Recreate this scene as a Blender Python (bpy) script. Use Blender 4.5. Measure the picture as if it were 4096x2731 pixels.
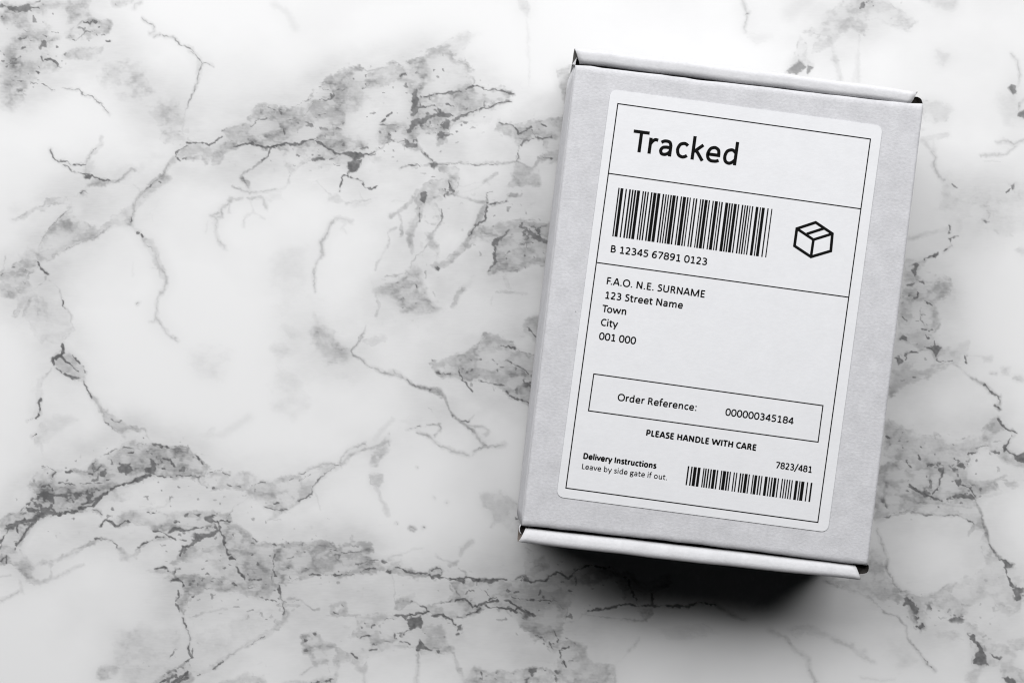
import bpy, bmesh, math
import numpy as np
from mathutils import Vector

for o in list(bpy.data.objects):
    bpy.data.objects.remove(o)
C = bpy.context.scene
COL = C.collection

# ------------------------------------------------------------------ measures
U = 9.263e-5          # metres per measuring unit on the lid
LIDZ = 0.045          # height of the lid above the marble
CAMZ = LIDZ + 0.5269  # camera height
UM = U * CAMZ / (CAMZ - LIDZ)   # metres per measuring unit on the marble
CX, CY = 2048.0, 1365.5

# ------------------------------------------------------------------ camera
cam = bpy.data.cameras.new('camera')
cam.lens = 50
cam.sensor_width = 36
cam.clip_start = 0.01
cam.clip_end = 50
cam_ob = bpy.data.objects.new('camera', cam)
cam_ob.location = (0, 0, CAMZ)
COL.objects.link(cam_ob)
C.camera = cam_ob

# ------------------------------------------------------------------ world and lamps
world = bpy.data.worlds.new('World')
C.world = world
world.use_nodes = True
bg = world.node_tree.nodes['Background']
bg.inputs[0].default_value = (0.9, 0.95, 1.0, 1)
bg.inputs[1].default_value = 0.006

def area_lamp(name, loc, target, sx, sy, watt, color=(1, 1, 1)):
    l = bpy.data.lights.new(name, 'AREA')
    l.shape = 'RECTANGLE'
    l.size, l.size_y = sx, sy
    l.energy = watt
    l.color = color
    ob = bpy.data.objects.new(name, l)
    ob.location = loc
    d = Vector(target) - Vector(loc)
    ob.rotation_euler = d.to_track_quat('-Z', 'Y').to_euler()
    COL.objects.link(ob)
    return ob

area_lamp('window_light', (-0.03, 0.94, 0.98), (0.0, -0.06, 0.0), 3.0, 0.86, 45.0, (1.0, 1.0, 1.0))

C.view_settings.view_transform = 'Standard'
C.view_settings.look = 'None'
C.view_settings.exposure = 0.0
C.view_settings.gamma = 1.0
C.view_settings.use_curve_mapping = False
C.cycles.filter_width = 1.15
C.cycles.max_bounces = 6
C.cycles.diffuse_bounces = 1

# ------------------------------------------------------------------ helpers
def tag(o, label=None, cat=None, group=None, kind=None):
    if label: o['label'] = label
    if cat: o['category'] = cat
    if group: o['group'] = group
    if kind: o['kind'] = kind

def pt(x, y, z):
    """a place on a level sheet at height z, measured on the lid"""
    return Vector(((x - CX) * U, (CY - y) * U, z))

def mesh_obj(name, verts, faces, mat, parent=None, smooth=False):
    me = bpy.data.meshes.new(name)
    org = Vector((0, 0, 0))
    if parent is not None:
        p = parent
        while p is not None:
            org = org + p.location
            p = p.parent
    me.from_pydata([tuple(Vector(v) - org) for v in verts], [], faces)
    me.validate()
    me.update()
    if smooth:
        for f in me.polygons: f.use_smooth = True
    me.materials.append(mat)
    o = bpy.data.objects.new(name, me)
    COL.objects.link(o)
    if parent is not None:
        o.parent = parent
    return o

def new_mat(name):
    m = bpy.data.materials.new(name)
    m.use_nodes = True
    nt = m.node_tree
    b = nt.nodes['Principled BSDF']
    return m, nt, b

def nd(nt, typ, **kw):
    n = nt.nodes.new(typ)
    for k, v in kw.items():
        setattr(n, k, v)
    return n

# ------------------------------------------------------------------ materials
def paper_mat(name, base, amount, sx, sy, bump, rough=0.75, spots=0.0):
    """pulp paper: short stretched fibres, cloudy tone, small bump"""
    m, nt, b = new_mat(name)
    L = nt.links
    geo = nd(nt, 'ShaderNodeTexCoord')
    mp = nd(nt, 'ShaderNodeMapping')
    mp.inputs['Rotation'].default_value = (0, 0, math.radians(6.8))
    mp.inputs['Scale'].default_value = (sx, sy, sx)
    L.new(geo.outputs['Object'], mp.inputs['Vector'])
    n1 = nd(nt, 'ShaderNodeTexNoise')
    n1.inputs['Scale'].default_value = 1.0
    n1.inputs['Detail'].default_value = 4.0
    n1.inputs['Roughness'].default_value = 0.62
    L.new(mp.outputs[0], n1.inputs['Vector'])
    n2 = nd(nt, 'ShaderNodeTexNoise')
    n2.inputs['Scale'].default_value = 170.0
    n2.inputs['Detail'].default_value = 3.0
    L.new(geo.outputs['Object'], n2.inputs['Vector'])
    add = nd(nt, 'ShaderNodeMath', operation='MULTIPLY_ADD')
    L.new(n2.outputs['Fac'], add.inputs[0])
    add.inputs[1].default_value = 0.75
    L.new(n1.outputs['Fac'], add.inputs[2])
    mr = nd(nt, 'ShaderNodeMapRange')
    mr.inputs['From Min'].default_value = 0.55
    mr.inputs['From Max'].default_value = 1.2
    mr.inputs['To Min'].default_value = 1.0 - amount
    mr.inputs['To Max'].default_value = 1.0 + amount
    L.new(add.outputs[0], mr.inputs['Value'])
    val = mr.outputs['Result']
    if spots > 0:
        v = nd(nt, 'ShaderNodeTexVoronoi')
        v.inputs['Scale'].default_value = 75.0
        L.new(geo.outputs['Object'], v.inputs['Vector'])
        sp = nd(nt, 'ShaderNodeMapRange')
        sp.inputs['From Min'].default_value = 0.018
        sp.inputs['From Max'].default_value = 0.03
        sp.inputs['To Min'].default_value = 1.0 - spots
        sp.inputs['To Max'].default_value = 1.0
        L.new(v.outputs['Distance'], sp.inputs['Value'])
        mu = nd(nt, 'ShaderNodeMath', operation='MULTIPLY')
        L.new(val, mu.inputs[0]); L.new(sp.outputs['Result'], mu.inputs[1])
        val = mu.outputs[0]
    mix = nd(nt, 'ShaderNodeVectorMath', operation='SCALE')
    mix.inputs[0].default_value = base
    L.new(val, mix.inputs['Scale'])
    L.new(mix.outputs[0], b.inputs['Base Color'])
    b.inputs['Roughness'].default_value = rough
    b.inputs['Specular IOR Level'].default_value = 0.25
    bp = nd(nt, 'ShaderNodeBump')
    bp.inputs['Strength'].default_value = bump
    bp.inputs['Distance'].default_value = 0.00025
    L.new(n1.outputs['Fac'], bp.inputs['Height'])
    L.new(bp.outputs[0], b.inputs['Normal'])
    return m

M_card = paper_mat('grey_white_card', (0.588, 0.588, 0.612), 0.13, 800, 1150, 0.4, spots=0.5)
M_rim = paper_mat('rolled_card', (0.615, 0.615, 0.635), 0.09, 800, 1150, 0.35, spots=0.4)
M_label = paper_mat('label_paper', (0.758, 0.762, 0.785), 0.03, 500, 900, 0.10, rough=0.6)
M_inner = paper_mat('brown_inner_card', (0.20, 0.17, 0.15), 0.15, 420, 1500, 0.3)
M_shadowcard = paper_mat('pocket_shade_card', (0.012, 0.010, 0.009), 0.5, 300, 1200, 0.6)  # shade of the corner pockets put into the card colour
M_edge_shade = paper_mat('shaded_card_edge', (0.075, 0.072, 0.068), 0.15, 900, 900, 0.3)  # rim ends darkened in colour to stand for their shade

m, nt, b = new_mat('black_print')
n = nd(nt, 'ShaderNodeTexNoise'); n.inputs['Scale'].default_value = 3000
r = nd(nt, 'ShaderNodeMapRange'); r.inputs['To Min'].default_value = 0.003; r.inputs['To Max'].default_value = 0.009
nt.links.new(n.outputs['Fac'], r.inputs['Value'])
nt.links.new(r.outputs['Result'], b.inputs['Base Color'])
b.inputs['Roughness'].default_value = 0.85
b.inputs['Specular IOR Level'].default_value = 0.06
M_ink = m

# ------------------------------------------------------------------ the marble pattern (colour of the stone print itself)
# every row: kind, numbers, outline.  d dark vein (width, density)   g grey vein (width, tone)   s soft grey streak
# P grey patch (tone, softness)   W white field (strength, softness)   D dark patch (strength)   K dark speckles (density)
MARBLE = {}
MARBLE['A'] = """
P .5 45 0,0 740,0 760,120 600,230 480,340 450,470 500,590 350,640 260,700 200,880 110,960 0,910
W .8 25 390,70 560,60 580,120 550,240 450,240 390,180
W .7 20 300,120 380,180 380,240 280,240 250,180
W .8 25 0,200 100,190 200,280 120,310 60,390 0,400
W .6 18 150,440 330,470 320,520 200,520 140,490
P .5 14 540,270 640,230 700,180 800,160 930,190 920,270 850,310 700,330 620,340 560,330
P .4 20 530,480 640,410 780,425 880,395 870,440 820,485 640,495 560,500
P .28 50 820,500 1080,470 1190,540 1250,700 1400,800 1570,900 1580,1020 1540,1140 1400,1180 1300,1060 1200,900 1000,840 830,700
P .36 25 1370,1150 1450,1100 1550,1130 1600,1220 1380,1225
P .35 25 930,0 1130,0 1100,30 1000,50 940,30
g 14 .4 1140,75 1155,40 1200,20
d 14 .5 975,35 995,45
D .9 0,32 60,62 150,55 215,38 270,60 265,92 180,98 120,102 60,72 0,62
d 7 .9 265,65 335,76
d 9 .8 312,32 345,12
d 11 .9 720,190 760,200 790,178 808,182
d 20 1 780,182 800,184
d 15 .9 838,230 848,226
d 9 .8 815,280 838,305
d 7 .8 872,292 890,298
d 12 .9 912,356 935,358
d 7 .8 725,278 760,262 800,252
d 6 .65 550,315 640,342 690,312 720,285
d 8 .8 365,300 395,315
d 6 .6 390,365 420,345 475,332
D .85 332,378 370,352 402,362 388,402 340,408
d 12 .8 185,420 215,402
d 6 .6 130,430 185,420
d 14 .9 350,490 375,520 430,505 475,525 490,545
d 9 .9 475,530 495,565
d 9 .9 310,610 340,622
d 7 .6 545,470 570,450
d 8 .8 0,420 40,460
d 7 .7 45,540 110,525 155,490
d 8 .8 0,150 20,140
d 7 .6 120,190 160,205
d 7 .6 195,250 250,275
d 6 .6 445,263 485,285
d 5 .4 110,680 200,680
K .25 150,750 220,750 220,800 150,800
d 6 .65 255,690 320,716 370,725 400,755 460,768
d 6 .65 525,740 600,755 680,765 710,800 805,828 820,860 860,880 890,932 930,965
d 6 .6 1210,150 1240,180 1290,205 1310,270
g 14 .3 1265,295 1310,270
d 6 .65 1300,312 1370,298 1480,328 1515,378 1620,410 1640,440
d 6 .6 1620,435 1680,490 1715,540
s 40 .25 1600,420 1690,500 1690,640
d 4 .5 1715,540 1750,540 1800,565
d 6 .65 1715,540 1690,640 1660,720 1640,770 1600,860 1585,912
s 30 .25 1715,540 1680,660 1630,800 1580,920
s 26 .35 1580,910 1560,1020 1550,1140
g 10 .3 1580,915 1560,1020 1550,1130
d 7 .8 430,1270 440,1310 460,1350 500,1365 550,1365 620,1395 720,1385
g 14 .45 720,1385 750,1330 790,1275 870,1220
d 8 .7 795,1265 830,1250
d 7 .75 530,1395 590,1415 620,1445 700,1470
s 24 .3 860,1160 860,1230 800,1300
d 9 .95 700,1470 780,1490 860,1525 930,1530
D .9 702,1475 760,1480 790,1500 740,1522 708,1502
g 16 .5 930,1530 960,1555 1040,1510 1080,1460 1110,1430 1140,1450
P .3 15 720,1375 790,1370 800,1440 760,1470 700,1460
P .17 60 830,1480 1000,1430 1150,1400 1330,1290 1380,1240 1400,1300 1250,1430 1000,1540
g 26 .42 1270,1568 1390,1460 1430,1380 1490,1330
d 8 .6 1330,1520 1390,1460
d 9 .95 1520,1360 1485,1330 1500,1290 1530,1270 1590,1245
d 10 .9 1590,1225 1650,1212 1700,1208 1780,1225 1840,1195 1880,1165
d 9 .6 1555,1340 1575,1345
P .45 8 1500,1290 1600,1230 1700,1220 1880,1215 1960,1195 2010,1250 1890,1300 1860,1390 1800,1400 1780,1320 1740,1390 1720,1330 1640,1350 1560,1340 1500,1370 1420,1420 1440,1340
P .48 8 1880,1110 2000,1080 2130,1040 2100,1000 2180,940 2260,890 2331,930 2331,1000 2200,1030 2130,1090 1980,1140 1900,1130
P .42 14 1870,1150 2050,1120 2250,1060 2331,1040 2331,1200 2100,1210 1960,1190
s 20 .25 1560,1140 1700,1180 1880,1160
d 9 .7 1890,1106 1912,1108
d 6 .6 2125,1078 2200,1020 2285,1012
d 5 .6 2250,905 2331,938
d 6 .5 1950,1200 2015,1212
d 9 .9 1990,1252 2060,1220 2150,1210 2190,1240 2260,1245 2331,1255
d 8 .8 2290,1260 2275,1325 2225,1370
g 20 .48 2225,1370 2130,1440 2060,1470 2040,1510 2080,1520 2105,1568
"""
MARBLE['B'] = """
s 50 .13 180,30 280,110 330,200
P .25 12 1940,0 2000,10 2020,60 2005,115 1970,90 1940,60
P .52 9 0,830 110,780 200,800 410,740 470,660 540,580 700,520 780,475 850,510 1080,480 1200,440 1330,370 1430,340 1480,420 1580,490 1610,560 1600,610 1720,640 1850,660 1890,680 1840,720 1880,735 1700,775 1560,830 1480,880 1430,990 1390,1020 1330,960 1240,960 1180,1010 1200,1070 1120,1060 1000,1010 960,1060 900,1100 800,1110 660,1100 540,1050 460,1020 340,1050 160,1065 40,1040 0,1030
P .22 30 1330,370 1430,290 1560,240 1640,260 1560,330 1480,420 1400,390
W .72 22 1290,440 1400,385 1520,470 1590,560 1560,620 1450,640 1320,590 1270,600 1310,540
W .85 12 1250,620 1330,580 1420,620 1420,655 1250,685
W .72 24 850,650 1050,570 1150,620 1160,740 1150,890 960,900 930,960 930,1060 870,1095 790,1000 720,960 680,850 800,770 860,700
W .75 22 0,870 90,860 150,900 120,960 50,990 0,970
W .75 18 290,970 460,870 560,860 560,920 460,1000 330,1030
W .8 10 470,660 550,640 590,690 500,710 430,740
W .75 12 740,520 820,510 850,560 760,580
W .75 10 1680,670 1800,665 1840,700 1720,720
W .9 5 1020,960 1075,950 1090,990 1030,1000
P .36 16 160,1070 440,1030 560,1060 680,1110 800,1120 820,1160 700,1170 560,1150 440,1170 340,1210 290,1255 250,1180 260,1080
P .32 10 850,1130 920,1120 985,1165 900,1172
P .22 18 420,1180 600,1170 560,1240 440,1220
d 10 1 0,1030 40,1050 150,1065 200,1050 270,1035 310,1050 380,1025 440,1015
d 11 1 440,1015 520,1040 570,1075 640,1100 720,1110 800,1112
d 7 .8 800,1112 860,1110 900,1098
D .95 655,1103 820,1110 812,1140 770,1152 700,1132
D .95 698,1165 795,1160 800,1190 780,1232 720,1242 705,1200
D .9 560,1068 620,1085 690,1108 620,1112
d 12 1 755,1130 750,1180
d 9 .85 712,1240 715,1268 670,1270 655,1330 640,1378
d 9 .85 735,1270 760,1290 800,1305 830,1345 880,1360 915,1345
D .85 448,1152 490,1128 532,1132 542,1156 460,1162
g 9 .45 440,1160 370,1190 310,1235 290,1255
d 6 .6 570,1155 640,1120
d 5 .5 480,1110 500,1080
g 10 .28 290,1250 275,1310 235,1360 160,1380 0,1392
P .13 20 80,1420 220,1390 230,1440 120,1450
g 18 .3 0,1430 90,1430 120,1500
D .9 1172,640 1200,640 1206,740 1216,800 1192,842 1162,842 1172,740
D .85 1160,880 1250,850 1330,825 1380,810 1460,830 1440,848 1340,842 1250,888 1200,898 1180,942 1125,960 1150,910
d 8 .85 1215,770 1330,760 1355,790 1370,815 1460,835
d 9 .9 1250,690 1300,685 1400,675 1430,665 1520,665
D .85 1400,678 1430,658 1500,668 1440,684
d 7 .8 1560,655 1610,615 1700,645 1800,655 1895,675
d 9 .9 1885,735 1800,740 1740,765 1640,795 1560,825
d 18 .6 1560,825 1480,865 1400,900 1370,930
K .5 1260,900 1340,880 1460,855 1440,930 1420,1000 1380,1000 1300,950
K .4 1220,790 1340,770 1360,830 1240,840
D .8 1108,995 1140,995 1150,1030 1195,1040 1190,1072 1130,1062
K .4 1110,990 1200,1000 1200,1080 1120,1075
K .35 960,940 1130,920 1120,960 1000,1030
d 5 .6 940,900 1040,910 1095,915
d 10 .9 950,880 972,862
d 10 .9 985,840 1020,815
d 5 .6 985,1032 1080,1020 1110,1012
d 8 .8 1085,542 1128,526
d 6 .7 812,642 865,604
d 9 .8 1412,745 1435,752 1452,768
d 7 .6 1465,765 1485,775
d 6 .75 520,640 600,655 660,628
d 7 .8 597,660 602,690 570,720 500,715
D .85 583,685 612,685 602,712 578,715
d 4 .55 465,740 430,790 390,845
d 5 .6 270,860 335,856
d 5 .6 470,845 550,820
d 7 .6 60,870 90,860 142,863
d 6 .5 0,915 20,905
K .14 360,880 680,880 680,930 360,930
d 7 .6 245,930 250,970
d 5 .5 110,775 180,800 260,790 430,720
g 7 .35 430,720 460,650 520,620
d 9 .7 455,1005 478,1000
P .5 7 1800,880 1880,890 2000,880 2080,890 2160,870 2270,840 2270,1165 2180,1150 2100,1150 2120,1080 2110,1010 2000,1010 1930,1050 1900,970 1760,940
W .95 6 1945,1050 2010,1010 2118,1020 2120,1080 2085,1160 2050,1205 1965,1180 1932,1130
W .7 10 2150,1020 2240,1010 2240,1070 2160,1080
d 9 .9 1800,885 1890,905 1925,930 1930,965 1980,940 2035,920
d 8 .75 2040,945 2060,990 2110,1005 2170,990
d 9 .7 2060,995 1970,1015 1930,1060 1935,1130 1925,1165
g 14 .5 1930,1170 2000,1210 2050,1220 2090,1140
P .42 12 1920,1170 2050,1220 2080,1230 2100,1330 2060,1350 1980,1330 1840,1340 1900,1310 1880,1260
P .36 8 2205,520 2310,490 2290,640 2280,735 2250,680 2240,600
d 9 .8 2105,905 2135,908
d 6 .6 2110,1135 2180,1145
P .2 30 1480,920 1560,840 1760,800 1780,880 1560,920
g 18 .45 1090,1215 1160,1190 1330,1185 1440,1180 1620,1180 1860,1180 1930,1165
d 9 .9 1150,1190 1200,1180 1222,1200
D .85 1285,1175 1330,1160 1362,1185 1332,1215 1300,1200
d 5 .5 1400,1188 1600,1185 1800,1185
d 7 .8 1240,1100 1280,1120 1310,1150 1330,1180
g 18 .45 1180,1050 1250,1100 1310,1150
g 14 .22 1050,1100 1150,1150 1200,1180
P .45 8 1330,1190 1480,1210 1510,1260 1490,1390 1400,1400 1380,1440 1320,1460 1260,1440 1220,1500 1210,1568 1195,1440 1220,1370 1300,1310 1400,1290 1440,1250 1380,1230
D .95 1235,1400 1282,1382 1282,1412 1252,1460 1232,1440
K .5 1380,1320 1445,1305 1445,1400 1390,1410
K .3 1310,1370 1360,1370 1350,1420 1310,1420
d 9 .9 1430,1300 1435,1360 1465,1398
d 8 .8 1400,1370 1400,1425
d 8 .8 1315,1280 1335,1280
W .7 6 1320,1430 1370,1430 1350,1460 1310,1455
W .6 6 1410,1220 1470,1220 1470,1255 1420,1250
g 18 .48 1460,1400 1560,1430 1690,1460
d 9 .85 1745,1380 1705,1400 1710,1470 1690,1568
d 8 .75 1710,1475 1780,1465 1840,1450
g 22 .42 1740,1480 1840,1450 1880,1400 1960,1410
g 22 .38 1680,1320 1720,1300 1780,1255
g 16 .3 1710,1300 1722,1335
g 12 .22 1480,1350 1640,1320
g 14 .22 1500,1390 1620,1370 1680,1330
g 18 .35 1830,1340 1980,1330
g 14 .34 1210,1375 1150,1450 1060,1540 1010,1568
g 24 .38 1335,1470 1380,1520 1382,1568
g 12 .22 480,1310 560,1390 640,1450 700,1470 760,1450 870,1440
P .3 10 580,1440 620,1410 660,1450 620,1450
g 14 .2 790,1380 810,1425
g 12 .18 440,1330 490,1300
g 10 .2 1030,1450 1110,1450
P .15 15 700,1460 920,1435 860,1480 740,1490
"""
MARBLE['C'] = """
P .42 10 690,145 740,95 800,50 960,60 870,92 770,92 730,122
d 6 .7 680,157 722,143 765,165
P .32 16 110,375 220,320 290,280 370,280 400,200 570,190 570,240 430,250 380,310 300,290 210,360
P .1 40 100,300 400,200 700,50 500,80 200,260
P .4 10 680,150 620,230 560,310 440,430 330,590 310,690 340,740 440,690 640,590 800,540 960,430 1110,420 1100,380 980,390 830,460 760,440 640,380 600,310 650,250 760,180
W .55 30 480,480 640,470 570,580 430,640 350,670 380,560
d 5 .6 595,285 530,345
d 4 .45 560,310 440,430 370,540 330,600
g 7 .45 560,310 440,430 370,540 330,600 335,700
g 9 .5 440,700 560,630 640,585 800,535 940,440
d 4 .3 560,630 640,583
g 28 .42 1380,0 1290,90 1210,150 1160,210 1130,270 1110,370 1115,420
d 5 .5 1370,0 1290,85 1210,150
P .34 12 1400,0 1440,30 1330,110 1250,200 1190,260 1150,300 1130,250 1200,160 1290,90
d 10 .8 1275,105 1290,88
d 10 .8 1348,62 1360,70
d 7 .8 1225,185 1232,192
d 6 .7 1112,360 1116,400
d 6 .4 1140,270 1115,360
P .34 10 940,360 1050,280 1120,260 1150,300 1120,400 1000,420 950,400
g 10 .3 1120,80 1180,110 1210,150
g 18 .38 1115,420 1180,490 1210,520 1250,600 1310,640 1330,720 1350,790 1390,830 1405,880 1390,960 1360,1010
g 12 .32 1360,1010 1335,1060 1330,1150 1320,1200 1310,1230 1275,1240
P .32 16 1200,520 1290,570 1350,680 1390,830 1405,880 1350,840 1310,720 1270,640
d 11 .9 1172,480 1180,492
d 11 .9 1206,515 1214,525
d 6 .6 1255,590 1300,645
g 12 .4 1320,1200 1370,1280 1450,1360 1500,1398
g 8 .2 1280,795 1335,795
g 8 .1 1130,740 1125,860
d 5 .7 1162,1096 1186,1082
g 20 .38 2060,200 2000,200 1960,190 1940,240 1880,270 1870,360 1830,370 1790,340 1850,320
g 12 .32 1950,220 1945,310
g 15 .38 1830,375 1830,480 1850,560 1910,622
g 12 .3 2120,212 2225,202 2260,260
g 10 .22 2130,220 2140,310 2080,350 2065,430
g 10 .18 2140,310 2250,372
g 9 .17 1740,470 1765,400
g 12 .4 1970,90 2100,140 2180,155 2331,132
g 22 .42 2050,0 2060,40 2110,50 2110,105
g 12 .14 1240,350 1320,300
g 10 .12 1290,340 1300,400
P .42 12 0,830 60,800 130,740 230,720 320,740 330,800 250,830 240,900 280,970 180,1010 110,1040 0,1020
W .6 10 160,865 220,860 200,900 155,900
P .22 16 150,680 250,600 330,600 320,740 180,740
d 11 .7 100,790 115,785
d 9 .7 208,780 212,800
d 9 .7 0,850 20,845
g 12 .28 40,680 35,790
d 9 1 325,740 350,790 375,805 410,840
g 11 .4 400,850 350,920 280,975
g 9 .42 430,890 490,960 525,1060 535,1110
d 9 .8 525,1060 530,1110 545,1125
g 12 .42 545,1130 600,1190 600,1250
P .33 12 280,980 180,1040 120,1180 140,1190 240,1060 195,1200 220,1190 290,1020 320,1100 305,1200 345,1150 320,1020
P .24 30 330,1030 520,1060 600,1180 600,1250 640,1310 560,1380 540,1440 350,1420 280,1280 200,1200
g 12 .25 600,1250 640,1310 530,1380 525,1440
d 14 1 525,1440 532,1500 520,1532 480,1540 450,1568
"""
MARBLE['D'] = """
g 18 .4 730,335 700,322 620,320 570,360 550,430 520,490 520,570
g 13 .34 520,570 480,620 455,680 462,760 472,835
g 16 .16 690,330 660,390 690,410
g 18 .38 1200,120 1160,180 1130,230 1060,270 1010,300
g 15 .38 1070,270 1100,340 1090,445
g 14 .34 1060,380 1000,400 1000,490 960,560 920,630 905,680
P .42 6 1205,180 1242,200 1225,320 1170,400 1165,560 1135,430 1160,350 1208,290
d 8 .75 1215,240 1220,330
g 14 .48 1330,200 1370,240 1385,310 1360,370 1320,410 1295,430
g 20 .32 1320,220 1360,320
d 5 .6 1380,240 1387,310 1350,372
g 11 .38 1270,330 1340,355
P .42 8 1270,420 1320,415 1330,480 1360,540 1362,620 1370,670 1330,640 1350,560 1290,500
g 11 .38 1280,490 1230,560 1170,630 1150,700 1060,720 975,727
g 9 .28 1240,560 1272,650
P .46 10 1300,650 1370,640 1470,560 1540,490 1595,510 1500,580 1420,655 1350,690
D .9 1340,672 1358,664 1376,682 1368,696 1342,692
d 8 .6 1392,675 1402,668
g 36 .46 1690,220 1660,300 1620,380 1570,470 1560,510
d 8 .85 1710,150 1705,210 1690,330 1630,360 1580,445
P .26 14 1620,365 1740,370 1760,440 1690,470 1580,500
P .46 38 890,780 1080,740 1200,640 1250,700 1290,850 1390,960 1250,1010 1210,1080 1110,980 1000,880 900,850
P .16 60 860,900 1000,850 1250,1000 1330,1060 1100,1150 880,1130
g 20 .3 885,770 930,940 910,1020
d 6 .8 1195,785 1212,810
g 16 .25 1080,730 1060,900
g 32 .36 1540,830 1500,860 1460,950
P .18 18 1600,690 1640,700 1620,770 1540,840 1500,830
g 7 .25 1400,735 1480,782
s 22 .3 840,1090 810,1150 770,1220
g 14 .5 820,1140 770,1220 730,1265 740,1295 800,1330 870,1385 1000,1430 1090,1460
d 5 .5 790,1160 770,1220 730,1262 745,1298
d 6 .5 860,1378 905,1398
P .28 25 820,1190 960,1160 1000,1185 880,1230
P .38 55 480,1040 540,1110 620,1190 730,1250 700,1330 560,1330 450,1200
P .16 50 280,1110 340,1110 390,1190 330,1200
P .16 60 180,1240 240,1220 320,1270 240,1310
P .12 60 520,1330 650,1400 750,1480 640,1470
P .1 90 220,560 400,540 400,900 250,1000 200,800
P .42 9 1610,430 1650,390 1880,350 2010,330 2190,350 2180,660 2030,640 1960,690 1800,690 1720,700 1770,620 1770,480 1690,470
W .4 25 1850,480 1950,560 1900,600 1800,600
D .9 1745,470 1800,450 1870,400 1862,430 1800,480 1775,520 1787,630 1758,645 1765,560
d 10 .9 1780,630 1720,695
D .85 1990,395 2035,410 2075,450 2170,495 2165,512 2090,478 2045,465 2010,430
d 8 .8 1950,378 2000,390
d 6 .7 2050,450 2068,400
d 6 .6 1920,510 2040,482
K .25 1940,370 2130,370 2120,470 1960,470
d 5 .6 1840,590 1880,545
d 4 .5 1995,490 2000,540
P .4 8 1990,1050 2030,1015 2110,1010 2095,1210 2050,1190 1985,1130
d 8 .8 2000,1090 2050,1160 2095,1195
g 30 .2 1840,740 1870,800
g 20 .22 1780,840 1880,840 2000,850
g 12 .16 1750,860 1730,935
P .48 8 1285,1350 1380,1330 1560,1290 1620,1230 1700,1140 1760,1150 1850,1210 2000,1290 2090,1290 2070,1568 1860,1568 1820,1520 1680,1490 1560,1480 1500,1450 1380,1440 1330,1400
W .9 9 1345,1390 1420,1365 1450,1420 1370,1432
W .45 28 1640,1340 1900,1330 1980,1400 1800,1430 1560,1400 1500,1340
W .6 16 1850,1480 1940,1440 1990,1480 1880,1540
d 5 .5 1700,1160 1660,1200 1640,1225
d 10 .9 1820,1225 1870,1240 1915,1256
d 7 .6 1900,1240 2000,1288
d 6 .75 1840,1330 1910,1365 1980,1410 2010,1442
d 7 .75 1335,1420 1380,1440 1440,1430
K .45 1400,1370 1460,1380 1480,1430 1420,1410
K .3 1290,1330 1330,1330 1320,1370 1290,1370
d 8 .85 1500,1380 1510,1450 1560,1510 1600,1560
d 7 .7 1560,1425 1600,1410
d 7 .8 1670,1490 1740,1500 1830,1512
K .3 1950,1440 2040,1480 2030,1568 1980,1540
"""
MARBLE['G'] = """
g 16 .5 1010,185 1100,240 1140,280 1240,310 1310,340
P .48 5 1310,332 1400,338 1440,380 1445,410 1400,380 1320,360
g 20 .48 1440,390 1460,460 1510,550 1580,600 1680,680 1730,740 1780,800 1800,822
d 9 .6 1312,342 1322,344
d 7 .6 1580,595 1640,592
g 16 .28 1600,595 1640,590 1690,550
g 20 .3 1600,620 1680,640 1760,650 1820,700 1770,725
g 14 .48 1690,850 1760,820 1900,815 1945,800
g 10 .25 1690,850 1680,885
g 15 .44 1220,700 1330,740 1410,810 1520,850 1640,890
d 7 .55 1130,670 1230,650
g 14 .35 1130,672 1240,650
g 11 .44 1280,640 1390,625 1400,660 1355,725
d 5 .5 1280,640 1350,627
P .12 30 1060,600 1300,450 1430,580 1150,650
g 14 .25 1295,480 1330,520
g 14 .18 1370,570 1400,575
s 50 .2 1000,580 900,690 840,760
g 15 .44 560,980 560,910 640,840 720,800 760,790
g 22 .38 560,980 640,890 760,840 900,800 960,770
P .38 14 810,880 940,750 965,800 900,900 870,960 820,960
P .4 8 820,1070 900,1070 900,1100 870,1150 820,1130
s 36 .33 840,1130 890,1240 940,1330 960,1400
g 16 .25 840,1140 890,1240 930,1320
d 7 .7 500,972 560,986
g 18 .42 200,1052 300,1010 400,970 500,968
d 6 .6 215,1050 262,1035
P .28 12 370,1000 500,965 560,985 470,1030 430,1080 350,1130 330,1170 220,1140 300,1090 400,1030
W .6 14 290,1060 400,1030 380,1080 300,1110
d 7 .65 505,990 440,1050 380,1100 340,1140 320,1195
P .42 8 0,1200 180,1180 310,1140 330,1200 200,1290 80,1350 0,1410 0,1330 160,1260 100,1210
W .7 10 0,1220 100,1230 140,1260 20,1300
d 9 .85 325,1200 260,1255 200,1282
d 10 .85 0,1310 42,1305
d 6 .6 0,1362 92,1342
g 15 .22 340,1200 390,1355
P .38 7 0,1100 80,1060 170,1090 130,1120 60,1090 0,1140
d 6 .6 130,1105 150,1085
d 6 .6 200,1112 260,1070 302,1060
g 5 .8 1140,1505 1170,1510 1195,1515 1185,1537 1155,1530 1140,1505
P .3 20 1755,1240 1900,1210 2060,1310 2075,1370 2000,1360 1940,1430 1860,1450 1850,1370 1770,1330
g 22 .25 1950,1400 2000,1330 2075,1350
g 18 .22 1860,1440 1830,1500
P .18 25 1900,1450 2000,1420 2075,1440 2075,1568 1980,1568
d 6 .6 2040,1420 2060,1422
d 5 .4 1200,985 1204,990
d 5 .4 1345,1250 1350,1255
d 5 .4 1460,1298 1466,1300
d 5 .4 970,700 972,715
d 8 .9 2175,450 2120,430 2060,415 1990,375
d 12 .9 1955,340 1975,360
P .4 8 1960,330 2100,250 2200,250 2190,470 2120,440 2000,390
"""
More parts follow.
